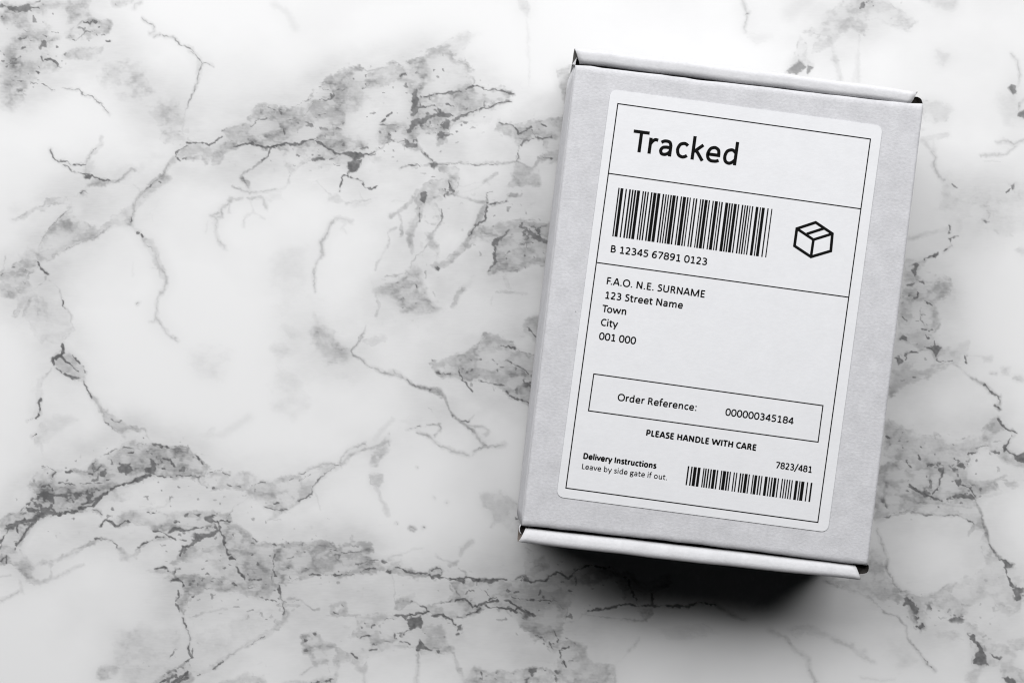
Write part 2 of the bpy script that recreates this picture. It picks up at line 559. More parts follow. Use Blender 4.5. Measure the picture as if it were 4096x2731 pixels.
MARBLE['E'] = """
d 13 1 490,0 480,40 450,65
d 10 .95 425,60 432,112
d 9 .95 490,50 540,110
d 6 .8 540,110 600,172
d 8 .9 560,45 622,102
d 6 .7 640,120 662,172
d 9 .9 450,140 510,185 560,210 620,225
D .9 530,200 580,198 622,225 570,230
P .4 8 425,40 490,0 560,30 640,110 675,180 665,255 600,230 500,180 430,120
P .15 25 450,180 620,235 560,280
g 14 .3 410,140 330,230 310,290
d 11 .95 318,375 300,410 305,470 315,510 290,528
d 6 .6 290,525 215,552
g 18 .36 320,330 312,420
s 30 .2 300,240 290,400 270,520
P .3 18 330,570 380,620 340,720 290,750 280,680 310,600
d 10 .8 250,678 282,655
P .18 40 330,530 560,500 630,560 400,680 350,760 330,640
P .1 40 260,220 400,120 330,300 300,600 250,450
s 26 .22 320,740 360,880 420,900
d 9 .9 660,250 690,320 718,380
g 18 .46 715,375 760,400 800,480 830,555
P .4 8 800,480 880,510 950,560 1000,600 1140,625 1170,700 1215,740 1185,765 1150,680 1060,640 1000,650 990,720 970,680 900,620 840,570
W .9 6 1050,660 1140,640 1142,720 1060,710
g 10 .45 1000,600 1140,625 1170,700 1215,745
g 10 .42 840,570 900,625 990,690
d 9 .75 830,560 885,622
d 7 .75 870,540 920,562 955,552
P .54 7 1210,740 1290,760 1460,750 1540,840 1650,920 1600,980 1500,990 1300,1000 1170,990 1050,1030 930,1050 830,1110 760,1160 640,1270 560,1280 430,1290 330,1320 280,1372 40,1372 150,1280 230,1200 290,1100 240,1050 260,980 340,910 430,930 520,940 700,970 730,870 830,810 920,770 1000,710 1060,700
W .65 14 280,960 390,920 420,960 380,1020 260,1030
W .85 12 450,960 520,930 620,980 640,1020 520,1030 460,1010
W .7 10 770,840 840,830 830,880 770,900
W .65 12 1530,850 1600,900 1580,950 1500,930 1450,880
W .4 10 1230,800 1330,780 1400,830 1300,850
W .4 10 1230,930 1330,960 1250,970
W .5 8 940,850 1010,840 990,880
D .9 920,920 960,885 1010,885 1036,940 1000,972 940,962
D .9 1170,848 1196,850 1206,890 1222,930 1202,972 1150,970 1138,930 1180,910
d 10 .95 1205,978 1250,995 1305,998
D .85 790,950 832,940 822,992 783,985
d 7 .7 730,955 792,908
d 8 .75 740,870 722,925
d 10 .8 690,970 725,962
d 6 .65 820,818 860,800 920,775
d 10 .9 1012,818 1050,798
d 8 .85 1205,745 1262,750
d 11 .9 1258,765 1322,762
d 5 .7 1380,750 1455,756
d 8 .85 1280,845 1335,857 1360,920
d 12 .9 1278,926 1290,926
d 13 .8 1395,940 1420,942
d 8 .7 965,768 1050,770
d 6 .6 1060,735 1140,738
d 6 .6 1150,800 1190,780
d 7 .85 1380,980 1450,975 1555,982
d 12 .9 1550,840 1558,856
d 7 .8 1575,875 1590,885
d 13 .9 520,950 562,955
d 10 .85 440,955 420,990 392,1032
d 5 .6 330,908 380,915 430,945
d 9 .85 330,1062 380,1055 412,1092
d 8 .8 450,1032 530,1040 585,1055
d 7 .75 630,1047 800,1037
d 12 1 1165,985 1070,1020 980,1045 900,1062 830,1112
D .85 1035,1018 1140,1000 1175,978 1130,1025 1060,1032
d 15 .95 830,1115 780,1160 720,1220 620,1238
d 10 .85 820,1120 720,1180 640,1205
K .45 170,1240 300,1090 420,1110 600,1120 700,1090 820,1120 680,1230 450,1285 250,1300
K .4 640,1090 790,1080 760,1150 640,1150
d 14 1 605,1265 500,1275 415,1292
D .9 255,1302 330,1270 355,1298 300,1332
d 15 .9 345,1290 240,1332 120,1352 50,1372
g 10 .35 215,1055 330,1060
d 10 .7 150,1270 200,1220 240,1185
P .4 7 1560,980 1700,950 1850,970 1980,970 2000,1030 1900,1080 1780,1060 1670,1090 1620,1070 1560,1020
W .8 10 1570,1000 1720,990 1700,1060 1640,1065
d 5 .6 1650,960 1740,935
d 6 .7 1740,960 1800,972
W .6 8 1930,990 1980,980 1980,1040
g 10 .38 1550,1000 1580,1050 1660,1085
d 7 .7 1795,1055 1870,1068
d 9 .7 1660,1082 1680,1078
P .43 7 1980,1070 2060,1030 2120,1050 2180,1000 2270,980 2352,1000 2352,1190 2200,1260 2080,1230 2160,1210 2040,1150 1910,1130
W .7 12 2180,1040 2352,1010 2352,1090 2160,1110
W .65 10 2180,1130 2320,1120 2200,1180
d 6 .75 1980,1070 2040,1035 2080,1032
d 8 .7 1998,1105 2005,1092
d 6 .6 2275,1020 2300,1010
d 9 .8 2150,1210 2192,1210
d 7 .75 2080,1230 2150,1252 2245,1250
g 9 .33 1975,1130 1900,1180 1820,1230 1770,1310
g 14 .38 2352,1200 2200,1280 2100,1340
P .14 60 1480,20 1800,20 1700,200 1560,170
P .15 80 2200,200 2352,260 2352,450 2200,430
s 60 .12 1550,700 1750,660 1950,520
P .13 25 1520,680 1700,600 1650,690
P .3 18 820,1120 960,1060 1050,1140 960,1170 840,1170
W .8 14 1040,1060 1160,1010 1500,1000 1560,1040 1660,1095 1500,1130 1340,1160 1100,1230 950,1220 1040,1140
g 16 .28 1350,1160 1290,1220 1150,1240
"""
MARBLE['F'] = """
D .9 30,322 120,258 260,230 320,198 345,220 300,252 160,282 80,322
d 14 .95 0,425 50,340 120,270 200,240
d 15 .95 280,250 220,320 170,400 120,472
d 11 .85 128,300 132,352
P .5 10 0,250 100,200 280,180 360,230 270,290 150,460 90,540 0,610
W .5 14 190,190 260,205 230,240 160,235
d 9 .85 0,575 45,540 50,582
d 10 .8 0,480 5,440
P .12 30 0,130 120,60 160,180 40,240
P .42 10 0,600 90,540 150,480 180,530 260,590 400,570 480,540 600,480 740,420 760,400 740,440 600,500 430,575 400,625 390,700 300,745 200,752 150,620 80,590
W .9 10 265,640 380,600 402,640 380,700 310,728 262,680
g 11 .3 300,742 400,710 500,670 650,600
g 14 .32 150,810 40,870 0,888
g 14 .28 0,700 85,684
s 36 .25 150,720 175,820
d 10 .8 740,405 830,390 880,410 922,445 922,472
g 14 .4 560,500 700,430 760,400
P .42 9 600,180 760,175 830,240 1000,195 1120,170 1260,190 1330,230 1370,200 1620,180 1800,195 1815,260 1720,335 1500,325 1320,345 1200,335 1150,285 1030,255 910,305 830,260 740,195
W .6 12 1200,190 1330,235 1260,285 1150,245
W .5 8 1440,242 1500,258 1400,292
P .3 12 720,350 780,290 850,260 790,300
d 7 .7 715,180 765,185 800,212
d 10 .9 780,297 830,252 880,268 910,302 980,256 1030,262
g 14 .4 1030,262 1080,285 1150,285
d 7 .8 1150,192 1215,184
D .9 1442,215 1480,198 1482,222 1455,230
D .95 1523,204 1578,204 1556,224
d 10 .9 1365,268 1402,255
D .88 1605,240 1640,208 1685,215 1640,235 1705,282 1620,262
d 10 .9 1720,266 1805,265
d 11 .9 1698,268 1718,322
D .9 1315,352 1360,310 1480,315 1592,303 1592,322 1480,332 1380,337
D .9 1495,432 1540,380 1650,340 1715,328 1690,362 1600,402
K .5 1500,380 1600,300 1720,280 1700,340 1560,400
d 13 .95 1600,400 1500,440 1428,467
d 12 .95 1425,480 1405,532
d 8 .85 1190,330 1290,355 1372,408
d 9 .9 1408,412 1452,410
d 9 .75 1218,382 1278,385
P .35 12 1090,460 1190,400 1280,370 1340,400 1200,420 1120,470
d 8 .85 1090,466 1150,430 1192,408
d 9 .95 1710,330 1750,380 1765,450 1792,525
d 12 .95 1800,552 1842,566
d 13 .95 1848,620 1880,665 1915,712
d 10 .9 1938,722 2047,721
d 5 .6 1770,232 1825,155
P .38 14 910,470 960,470 1030,530 1100,470 1060,540 960,560
g 22 .3 1000,555 1100,500
P .4 14 1430,470 1600,410 1700,350 1760,420 1790,540 1850,620 1900,710 1800,720 1700,650 1560,600 1450,560 1350,590
W .45 30 1480,560 1600,540 1720,620 1650,660 1520,620
P .42 12 1740,330 1860,300 1960,370 2000,440 2140,460 2150,700 2175,765 2050,880 1800,800 1640,800 1500,850 1480,900 1440,1000 1400,900 1430,740 1250,690 1240,640 1400,680 1560,700 1900,720 1850,600 1790,520
W .55 22 1990,450 2130,470 2140,570 2060,560
W .65 20 1510,860 1620,795 1780,820 1840,850 1780,920 1500,985 1480,920
d 11 .8 1818,362 1824,370
d 7 .7 1985,395 2012,415
d 10 .85 2138,443 2172,446
d 9 .9 2157,515 2138,602
d 7 .85 2148,608 2145,650 2158,690
P .48 8 2165,450 2352,420 2352,720 2200,740 2160,690
W .4 20 2280,590 2352,580 2352,640 2300,630
d 11 .98 1228,632 1280,622 1330,655 1370,662 1378,632 1415,636
d 11 .95 1345,716 1400,712 1425,735 1430,775
d 9 .9 1402,800 1405,850 1385,885
d 8 .8 1393,910 1410,965
d 12 .95 1438,1025 1457,1092
g 12 .5 1455,1090 1490,1170 1480,1260
d 6 .5 1455,1090 1490,1170 1480,1260
d 12 .9 1477,1245 1480,1310 1500,1338 1455,1370
d 8 .8 1515,1258 1500,1335
d 9 .8 1558,710 1602,714
d 8 .7 1655,712 1700,705 1742,730
d 7 .7 1818,752 1855,770
d 6 .7 1600,792 1670,788
d 11 .8 1505,855 1520,832
d 8 .7 1395,905 1400,930
d 6 .6 1935,780 2020,778
P .26 10 1160,650 1240,650 1330,700 1400,720 1300,720 1200,680
P .19 60 2020,880 2140,870 2225,900 2220,1040 2140,1100 2080,1160 1900,1230 1750,1350 1660,1420 1500,1450 1480,1250 1480,1050 1600,1080 1900,950
P .32 12 2230,970 2260,960 2250,1050 2100,1150 1950,1230 1800,1310 1700,1410 1560,1460 1510,1440 1680,1390 1850,1270 2050,1150 2200,1060
g 9 .5 2070,1160 1950,1230 1860,1270 1750,1360 1680,1420
d 5 .5 2070,1160 1970,1222
d 12 .8 1545,1468 1560,1464
d 8 .7 1665,1422 1755,1358
d 8 .6 2075,1040 2090,1035
P .24 60 900,1170 1100,1060 1400,1100 1470,1250 1450,1350 1300,1531 1000,1531 880,1400 900,1250
P .34 10 780,1500 790,1420 850,1390 940,1410 900,1480 830,1500
W .8 6 830,1450 870,1430 878,1448 840,1472
d 7 .6 1328,1325 1362,1288
K .45 1280,1450 1480,1370 1480,1470 1330,1531 1250,1531
d 14 .9 1250,1531 1290,1505
d 16 .9 1340,1531 1400,1490 1470,1440
d 16 .9 1400,1515 1465,1490
P .42 12 1280,1460 1490,1360 1500,1531 1200,1531
d 8 .85 2185,765 2200,830 2230,890 2225,985
d 7 .7 2028,855 2100,875 2172,882
d 6 .6 2250,552 2300,540
d 6 .5 2170,905 2350,882
W .55 14 2220,790 2300,745 2352,760 2352,850 2235,840
g 22 .3 2170,912 2352,925
g 12 .33 1490,1012 1580,1000 1600,970 1780,947
P .36 16 1720,1531 1850,1510 1930,1450 1960,1490 2050,1480 2080,1531
W .5 25 1960,1380 2080,1370 2120,1460 1990,1470
P .34 16 2230,1531 2352,1510 2352,1531
P .14 40 1480,1480 1700,1450 1850,1380 1900,1330 1700,1500
s 20 .15 1100,640 1180,660 1240,700
"""
MARBLE['H'] = """
P .48 8 0,420 100,370 260,380 430,375 540,420 560,385 800,385 812,450 740,465 700,485 780,520 900,530 1050,550 1080,600 1200,640 1330,640 1200,660 1010,640 960,620 840,610 720,620 600,640 660,655 440,660 380,640 250,690 60,730 15,640
W .9 8 575,410 730,410 730,450 580,440
W .6 24 160,500 330,485 300,580 180,590
W .75 20 540,570 680,590 560,630 470,640
d 10 .85 445,438 480,435 512,452
d 7 .75 555,465 660,460 740,456
d 7 .65 190,462 252,458
d 6 .6 105,515 150,495
d 7 .8 690,557 800,535 870,530
d 9 .85 910,540 965,556
d 5 .5 700,562 840,552
d 9 .85 718,622 760,607 855,603
d 12 .9 955,622 978,628
d 8 .85 1028,598 1080,605 1150,635 1230,635 1285,637
d 9 .85 285,657 392,654
d 7 .8 500,650 665,652
d 5 .6 590,640 642,605
g 15 .36 910,512 1000,490 1080,480
g 12 .22 1100,470 1180,430 1255,425
d 5 .5 105,702 180,695 230,685
d 9 .9 30,742 50,780 55,840 78,890 72,975
g 6 .75 625,338 640,310 655,320 645,338 625,338
P .3 4 625,338 640,310 655,320 645,338
d 7 .6 1262,250 1266,256
d 6 .5 1022,215 1028,217
d 5 .4 448,178 454,180
P .48 6 1310,610 1390,590 1418,620 1390,660 1300,665
d 8 .85 1325,612 1400,595 1412,630 1390,655
D .92 1297,654 1392,655 1392,682 1330,682
g 11 .36 1365,485 1470,540 1530,560
g 28 .3 1670,370 1590,430 1560,490
g 13 .36 1555,600 1620,630 1632,662
g 26 .34 1470,570 1535,550
d 12 .95 1400,672 1450,680 1540,690 1600,680 1640,670 1720,690 1830,695 1900,690 1965,685
D .92 1530,690 1600,678 1622,700 1602,722 1560,702
D .92 1620,664 1700,680 1735,700 1680,702
D .92 1770,705 1830,690 1965,684 1900,702 1800,718
d 8 .7 1715,700 1718,745
P .44 8 1480,705 1780,710 1970,690 2040,660 2160,670 2328,700 2500,820 2420,1180 2200,1190 2100,1100 1960,960 1830,930 1700,950 1640,1000 1500,1010 1400,990 1300,960 1320,920 1460,880 1520,830 1490,760
W .7 14 1700,790 1780,740 1890,750 1890,790 1800,850 1715,850
W .5 25 1400,920 1530,890 1620,930 1560,980 1420,970
W .55 60 1560,1040 1800,1000 1960,1010 2100,1180 2150,1250 1800,1300 1600,1180
K .45 2020,670 2170,655 2170,712 2040,712
d 9 .8 2030,690 2060,672 2120,662
d 6 .65 2190,702 2300,708
d 10 .7 2080,700 2100,670
d 12 .95 1525,872 1610,865 1645,900
d 13 .95 1645,890 1670,932 1740,900 1800,880 1895,870
d 11 .85 1625,990 1700,970 1750,930
K .6 1620,980 1680,950 1750,920 1740,980 1680,1000
d 11 .85 1780,910 1830,930 1940,930
d 12 .95 1940,930 2050,968
d 12 .9 1935,860 2010,890 2052,920 2030,965
d 15 .95 2060,925 2100,960 2195,998
K .6 2090,955 2200,970 2200,1005 2110,1025
d 6 .8 2010,842 2120,860 2220,866 2328,876
d 11 .85 1815,855 1875,843
d 10 .7 1545,785 1560,830
d 6 .6 1605,830 1655,785
d 10 .75 1450,885 1500,862
d 8 .7 2030,810 2060,785
d 9 .6 2095,1010 2110,1030
d 5 .6 1740,760 1830,840
g 11 .38 1310,922 1400,890 1530,870
d 8 .5 2205,1165 2280,1180
P .46 7 1020,880 1120,830 1180,815 1170,870 1100,900 1060,960 1025,940
d 13 .9 1138,882 1167,875
d 11 .9 1228,908 1280,930 1308,962
g 17 .42 1170,870 1230,910
g 12 .28 990,640 1010,720 1005,870
s 50 .16 1200,660 1200,800
d 12 1 1030,1000 1100,1000 1200,980 1305,960
D .95 1112,1030 1160,1010 1242,1000 1256,1060 1240,1092 1140,1092 1122,1050
D .92 1055,998 1112,1030 1135,1010
d 11 .9 1155,1098 1110,1130 1090,1155
d 13 .92 1338,995 1420,995 1480,1030 1522,1085
D .88 1548,1100 1578,1083 1570,1112 1542,1122
d 11 .85 1530,1155 1558,1158
K .35 1540,1100 1620,1110 1600,1140
P .4 9 690,1000 900,990 1060,1000 1120,1060 1150,1100 1060,1180 960,1220 820,1240 800,1180 700,1170 560,1210 680,1120 700,1050
W .88 14 890,1050 960,1030 1080,1040 1135,1090 1060,1150 900,1180 860,1120
W .4 10 720,1030 820,1020 800,1080 740,1050
d 7 .75 930,1032 1005,1025
d 9 .75 735,1100 745,1104
d 8 .75 765,1070 775,1075
d 10 .85 825,1100 855,1082
d 8 .85 728,1170 802,1165
d 8 .7 825,1240 865,1234
d 10 .8 930,1210 992,1217
K .6 1000,1150 1080,1140 1060,1200 1005,1212
d 9 .8 1012,1190 1020,1150 1065,1140
d 9 .85 1063,1220 1132,1228
d 9 .85 803,1278 862,1275
P .4 12 1250,1100 1400,1090 1460,1200 1500,1320 1400,1320 1320,1290 1230,1260 1260,1180
W .55 15 1100,1180 1180,1130 1240,1170 1200,1220 1120,1215
D .92 1188,1262 1220,1240 1230,1198 1246,1240 1292,1260 1250,1278 1200,1298
d 11 .92 1250,1265 1325,1292
d 14 .9 1375,1302 1390,1308
g 28 .32 1500,1310 1540,1400 1590,1540
g 17 .44 1200,1290 1212,1400 1195,1568
P .25 10 1220,1300 1330,1290 1280,1330
P .43 8 215,1170 290,1130 350,1140 420,1200 510,1250 470,1275 400,1260 430,1320 445,1380 330,1420 290,1310 250,1320 235,1240
W .75 10 330,1300 400,1280 420,1340 350,1360
W .4 10 290,1200 360,1190 380,1230 280,1240
D .85 318,1150 335,1138 352,1155 340,1172 320,1168
D .85 258,1285 275,1268 295,1295 280,1308 256,1300
d 14 .8 248,1212 262,1208
g 13 .4 330,1410 280,1450 228,1502
P .4 9 520,1270 620,1300 680,1330 720,1430 780,1400 750,1470 690,1440 640,1370 560,1390 530,1480 520,1540 400,1568 520,1500 510,1400 500,1360 525,1310
d 11 .85 648,1320 692,1358
g 17 .28 430,1300 440,1380 462,1480
d 11 .85 310,1560 420,1550 490,1535
P .4 10 230,1568 480,1515 525,1568
P .3 16 640,1290 900,1240 1180,1240 1200,1275 1000,1250 880,1300 780,1340 720,1400
P .16 25 520,1210 660,1180 830,1190 800,1260 620,1280
g 17 .28 740,1450 760,1568
P .42 10 1590,1568 1680,1440 1730,1460 1830,1500 1950,1480 2140,1440 2340,1450 2340,1568
W .6 12 2200,1490 2300,1470 2270,1512
d 15 .85 1738,1480 1745,1535
K .45 1720,1470 1800,1500 1780,1540 1720,1540
K .14 1800,1490 2200,1470 2300,1540 1900,1550
g 18 .38 100,850 230,860 270,900 320,940 380,945
P .42 6 80,950 112,980 80,1050 0,1095 0,1030 60,1040
P .38 6 455,920 590,900 592,960 520,985 480,960
W .9 5 510,930 560,920 560,955 520,960
d 9 .8 508,970 538,972
d 6 .6 425,1000 482,1000
g 18 .38 530,980 700,1000
g 22 .22 120,912 240,900
d 7 .6 560,905 580,915
P .2 30 60,720 300,690 300,740 100,830
g 8 .15 350,735 410,730
g 8 .15 180,800 270,790
"""
MARBLE['I'] = """
P .4 10 0,150 120,210 200,330 380,280 560,280 700,330 760,540 680,480 600,360 350,420 100,400 0,380
d 10 .9 0,372 140,375 170,340 210,315 290,350 350,300 450,270 560,285
g 8 .35 0,500 160,510 260,525
g 11 .35 250,522 290,450 330,410
d 20 .7 620,340 680,360 720,440 775,545
P .4 8 600,300 720,320 780,420 860,380 960,340 960,400 860,450 860,540 800,640 760,560 680,460
d 9 .9 450,572 600,545 690,520 770,540
d 9 .85 770,540 850,545 1090,545 1170,515 1290,530
g 20 .42 850,540 850,600 815,640
g 9 .45 420,600 600,625 800,645
d 14 .7 425,575 470,570
d 12 .8 860,450 855,540
P .38 8 1270,525 1350,560 1490,645 1400,610 1320,570
g 13 .36 430,575 380,600 340,640 250,665
P .15 22 880,690 1200,670 1300,720 1100,770 980,770
g 9 .24 775,745 690,850
g 7 .12 690,850 620,930
P .38 10 80,540 180,650 200,760 260,780 380,790 420,900 540,930 615,940 590,1070 0,1070 0,960 120,960 200,1000 180,860 100,720 0,680 0,600
W .5 14 60,980 150,980 140,1020 80,1020
W .45 14 250,830 340,820 360,880 260,890
d 9 .75 190,690 222,775
d 8 .75 70,735 122,762
d 7 .7 165,790 198,832
d 8 .85 290,815 240,830 240,885
d 11 .85 260,900 278,945
d 8 .7 295,905 320,902
K .3 100,960 240,980 200,1070 120,1060
K .2 0,960 100,960 80,1060 0,1060
D .9 0,565 42,590 65,612 20,612
g 10 .4 60,610 120,625
g 18 .28 1640,700 1760,760 1800,820 1900,890 1910,980 1955,1045
P .24 12 1780,700 1870,670 1950,680 2045,740 1960,730 1880,720 1820,755
g 18 .22 2060,760 2200,820 2260,870 2352,920
g 16 .22 2200,800 2230,860 2290,850
g 11 .36 2020,370 2120,420 2230,440 2352,520
d 4 .35 170,480 265,560
"""
MARBLE['J'] = """
P .46 12 400,20 560,0 830,0 1000,0 1060,140 1200,110 1225,180 1100,220 1060,270 840,280 740,290 620,330 500,365 360,410 370,250
W .6 20 640,60 720,40 700,140 625,150
W .85 12 845,90 930,140 940,195 815,210
W .55 18 430,50 560,50 590,120 420,120
K .6 730,10 830,0 850,50 760,30
d 9 .85 842,50 825,110 800,180 765,222
d 10 .92 600,160 680,210 740,230 780,260 832,265
D .8 665,205 710,205 745,232 700,235
K .6 700,180 770,165 765,220 710,215
d 7 .7 580,0 612,28
K .5 890,10 1020,0 1010,60 890,60
D .88 922,115 965,108 972,140 950,152
d 10 .9 960,140 1030,190 1072,232
K .6 1030,150 1070,170 1080,240 1020,220
D .92 918,225 960,218 1060,232 1072,260 1000,252 910,245
d 11 .9 875,257 925,225
d 8 .8 880,255 922,266
g 15 .36 1220,110 1282,95
P .32 12 1300,80 1340,60 1440,90 1440,130 1340,115
P .3 10 1270,140 1340,140 1380,165 1340,185
g 22 .22 1080,245 1180,230 1262,210
K .7 388,255 420,252 440,320 405,325
d 7 .75 420,386 465,378
d 11 .8 540,350 592,338
g 20 .38 370,425 500,370 605,338
g 15 .48 620,345 720,370 820,375 940,375 1040,420
d 6 .7 695,368 765,376
d 7 .5 830,376 960,380
d 9 .85 1010,405 1060,422
P .26 12 620,330 740,290 840,280 760,360
g 22 .36 1060,410 1050,460 1020,512
P .34 14 840,280 1070,280 1100,350 1145,490 1060,460 1040,400 960,370 820,350 760,350
W .5 14 650,335 780,290 800,310 740,350
g 15 .55 1070,270 1110,370 1140,480 1180,590 1250,690
d 7 .5 1170,580 1250,690
D .9 1248,688 1280,690 1342,732 1332,748 1280,730
d 9 .9 1280,735 1300,800 1342,885
D .85 1335,905 1385,885 1392,940 1400,965 1360,985 1345,930
K .5 1330,870 1430,870 1410,980 1340,975
P .3 22 1130,480 1180,600 1260,700 1400,800 1440,1000 1310,1090 1250,1060 1180,980 1060,1010 1000,1090 900,900 960,820 1060,800 1150,730 1120,640
W .6 20 1060,1000 1160,950 1190,1010 1250,1060 1100,1150 1000,1100
W .6 12 930,880 1000,900 1040,950 960,960 900,930
g 14 .55 370,470 400,580 440,690 450,770 500,860 565,935
P .4 14 330,640 400,660 440,760 520,880 570,935 520,990 380,970 270,930 40,850 230,820 320,720
D .9 558,955 590,942 640,1000 672,1062 640,1055 602,1012 565,1005
K .6 545,950 640,960 700,1060 705,1180 660,1185 630,1060
d 11 .9 655,1165 680,1180 700,1165 690,1145
P .42 12 520,930 600,905 660,960 720,1050 720,1180 680,1220 620,1150 600,1030
P .36 14 640,960 740,950 880,860 940,850 900,930 1000,1010 1060,1020 1040,1080 1000,1100 920,1120 820,1060 720,1020
g 14 .4 560,905 640,940 710,965 780,930 880,860
K .5 720,1010 840,1030 840,1060 730,1040
K .6 860,1060 1010,1085 980,1145 880,1125
g 13 .45 160,880 240,920 300,945 360,1000 430,1070 520,1100 570,1160 590,1250 660,1330 730,1430 780,1470
d 8 .6 705,1385 755,1455
P .28 14 750,1170 840,1185 960,1200 1000,1215 860,1280 800,1230
D .93 1010,1215 1060,1218 1082,1270 1115,1278 1132,1350 1165,1442 1060,1432 1070,1370 1100,1330 1068,1275
D .9 1168,1345 1210,1370 1265,1385 1245,1405 1190,1378
P .38 14 980,1140 1040,1150 1130,1220 1240,1290 1350,1370 1310,1450 1440,1500 1440,1590 1240,1550 1260,1440 1140,1450 1050,1440 1060,1320
D .9 1262,1528 1310,1518 1360,1565 1320,1570
P .28 14 1300,1265 1440,1240 1440,1320 1340,1335
s 30 .16 210,1330 280,1370 340,1410
g 14 .14 220,1340 340,1400
s 40 .12 0,1220 140,1280
g 9 .15 260,1525 400,1547 500,1540
P .28 18 1010,1500 1100,1460 1090,1568 1010,1568
P .15 50 440,1230 560,1260 600,1340 700,1450 560,1460 450,1350
"""
MARBLE['K'] = """
d 9 .9 525,66 570,40 608,28
d 6 .8 535,58 590,45
d 8 .7 655,10 672,4
D .9 412,112 470,92 487,110 462,150 452,178 428,150 455,115
P .38 22 380,90 520,70 470,170 520,220 700,200 690,330 600,390 630,520 560,580 480,540 380,600 330,560 360,300
W .9 10 425,420 470,395 495,540 430,525
W .6 16 500,395 560,395 580,480 505,490
D .85 393,240 440,222 435,262 410,256
d 8 .75 478,205 515,232
K .7 375,310 440,320 430,350 370,370
d 10 .8 470,292 480,320 445,342
d 7 .75 505,345 572,387
d 8 .55 490,410 480,470 515,522
d 14 .9 498,553 522,552
d 11 .9 552,552 568,550
d 9 .8 538,588 550,608
d 6 .7 372,474 402,490 395,515 370,512
D .85 345,625 380,598 410,632 378,630
P .4 12 330,560 560,560 600,640 640,700 600,760 560,700 480,700 420,640 330,640
W .88 10 330,640 420,665 485,690 320,735
W .75 10 480,725 560,705 600,790 520,830 425,830
D .9 553,690 590,652 628,668 620,686 605,742 584,702
d 9 .85 518,682 565,690
d 8 .7 588,630 596,655
d 8 .75 600,740 622,770 660,775 712,776
P .26 18 610,680 700,680 820,640 810,740 830,790 700,790 640,770
d 10 .75 805,740 818,788
g 9 .34 700,778 780,830 840,895
g 9 .16 830,740 960,745
d 9 .75 388,755 390,720 465,710
D .85 322,750 350,738 375,768 340,798
P .42 12 300,720 470,710 480,760 420,830 620,800 740,780 640,830 500,900 400,930 280,1020 290,850
d 15 .9 440,880 462,876
d 7 .5 360,912 380,908
g 15 .45 850,900 940,930 980,990 1040,1020 1040,1080 1010,1080 1040,1112
d 9 .9 943,936 988,994
d 8 .6 988,994 1035,1020 1040,1070
d 9 .8 1005,1078 1042,1112
d 9 .9 1025,1163 1060,1220 1110,1258 1158,1276
d 14 .95 1125,1303 1100,1350 1080,1395
D .95 1065,1378 1120,1400 1160,1428 1240,1415 1240,1485 1170,1462 1110,1414
d 11 .85 988,1405 1045,1412
P .4 16 1030,1170 1160,1280 1130,1320 1090,1390 1160,1440 1240,1420 1240,1510 1080,1500 1000,1410 900,1370 880,1410 820,1450 780,1568 540,1568 380,1500 240,1460 240,1300 260,1210 360,1250 500,1290 700,1330 900,1290 960,1200
g 11 .45 265,1190 310,1250 365,1262
d 8 .5 352,1275 358,1310
K .7 305,1340 340,1300 370,1350 345,1385
d 14 .8 258,1305 272,1308
d 8 .8 478,1438 492,1458
d 7 .7 398,1478 427,1512
K .55 540,1485 640,1480 660,1568 560,1515
d 10 .85 540,1500 620,1498
d 10 .9 728,1448 770,1466
K .6 690,1500 830,1455 820,1530 700,1540
d 10 .75 828,1422 888,1408
d 7 .7 880,1382 905,1362 962,1366
W .95 9 905,1405 990,1400 1060,1490 1120,1500 1240,1560 1240,1600 820,1600 850,1450
P .17 35 600,200 760,190 760,420 640,520 600,420
g 15 .26 978,856 1022,855
P .24 12 1060,820 1100,830 1100,860 1070,850
g 30 .26 1150,895 1190,900
P .18 18 920,745 990,745 990,780 940,780
P .12 25 720,1225 830,1225 830,1250 740,1250
g 14 .15 390,1075 420,1100
P .25 14 1170,0 1240,10 1240,30 1200,30
g 9 .22 690,780 640,830
"""
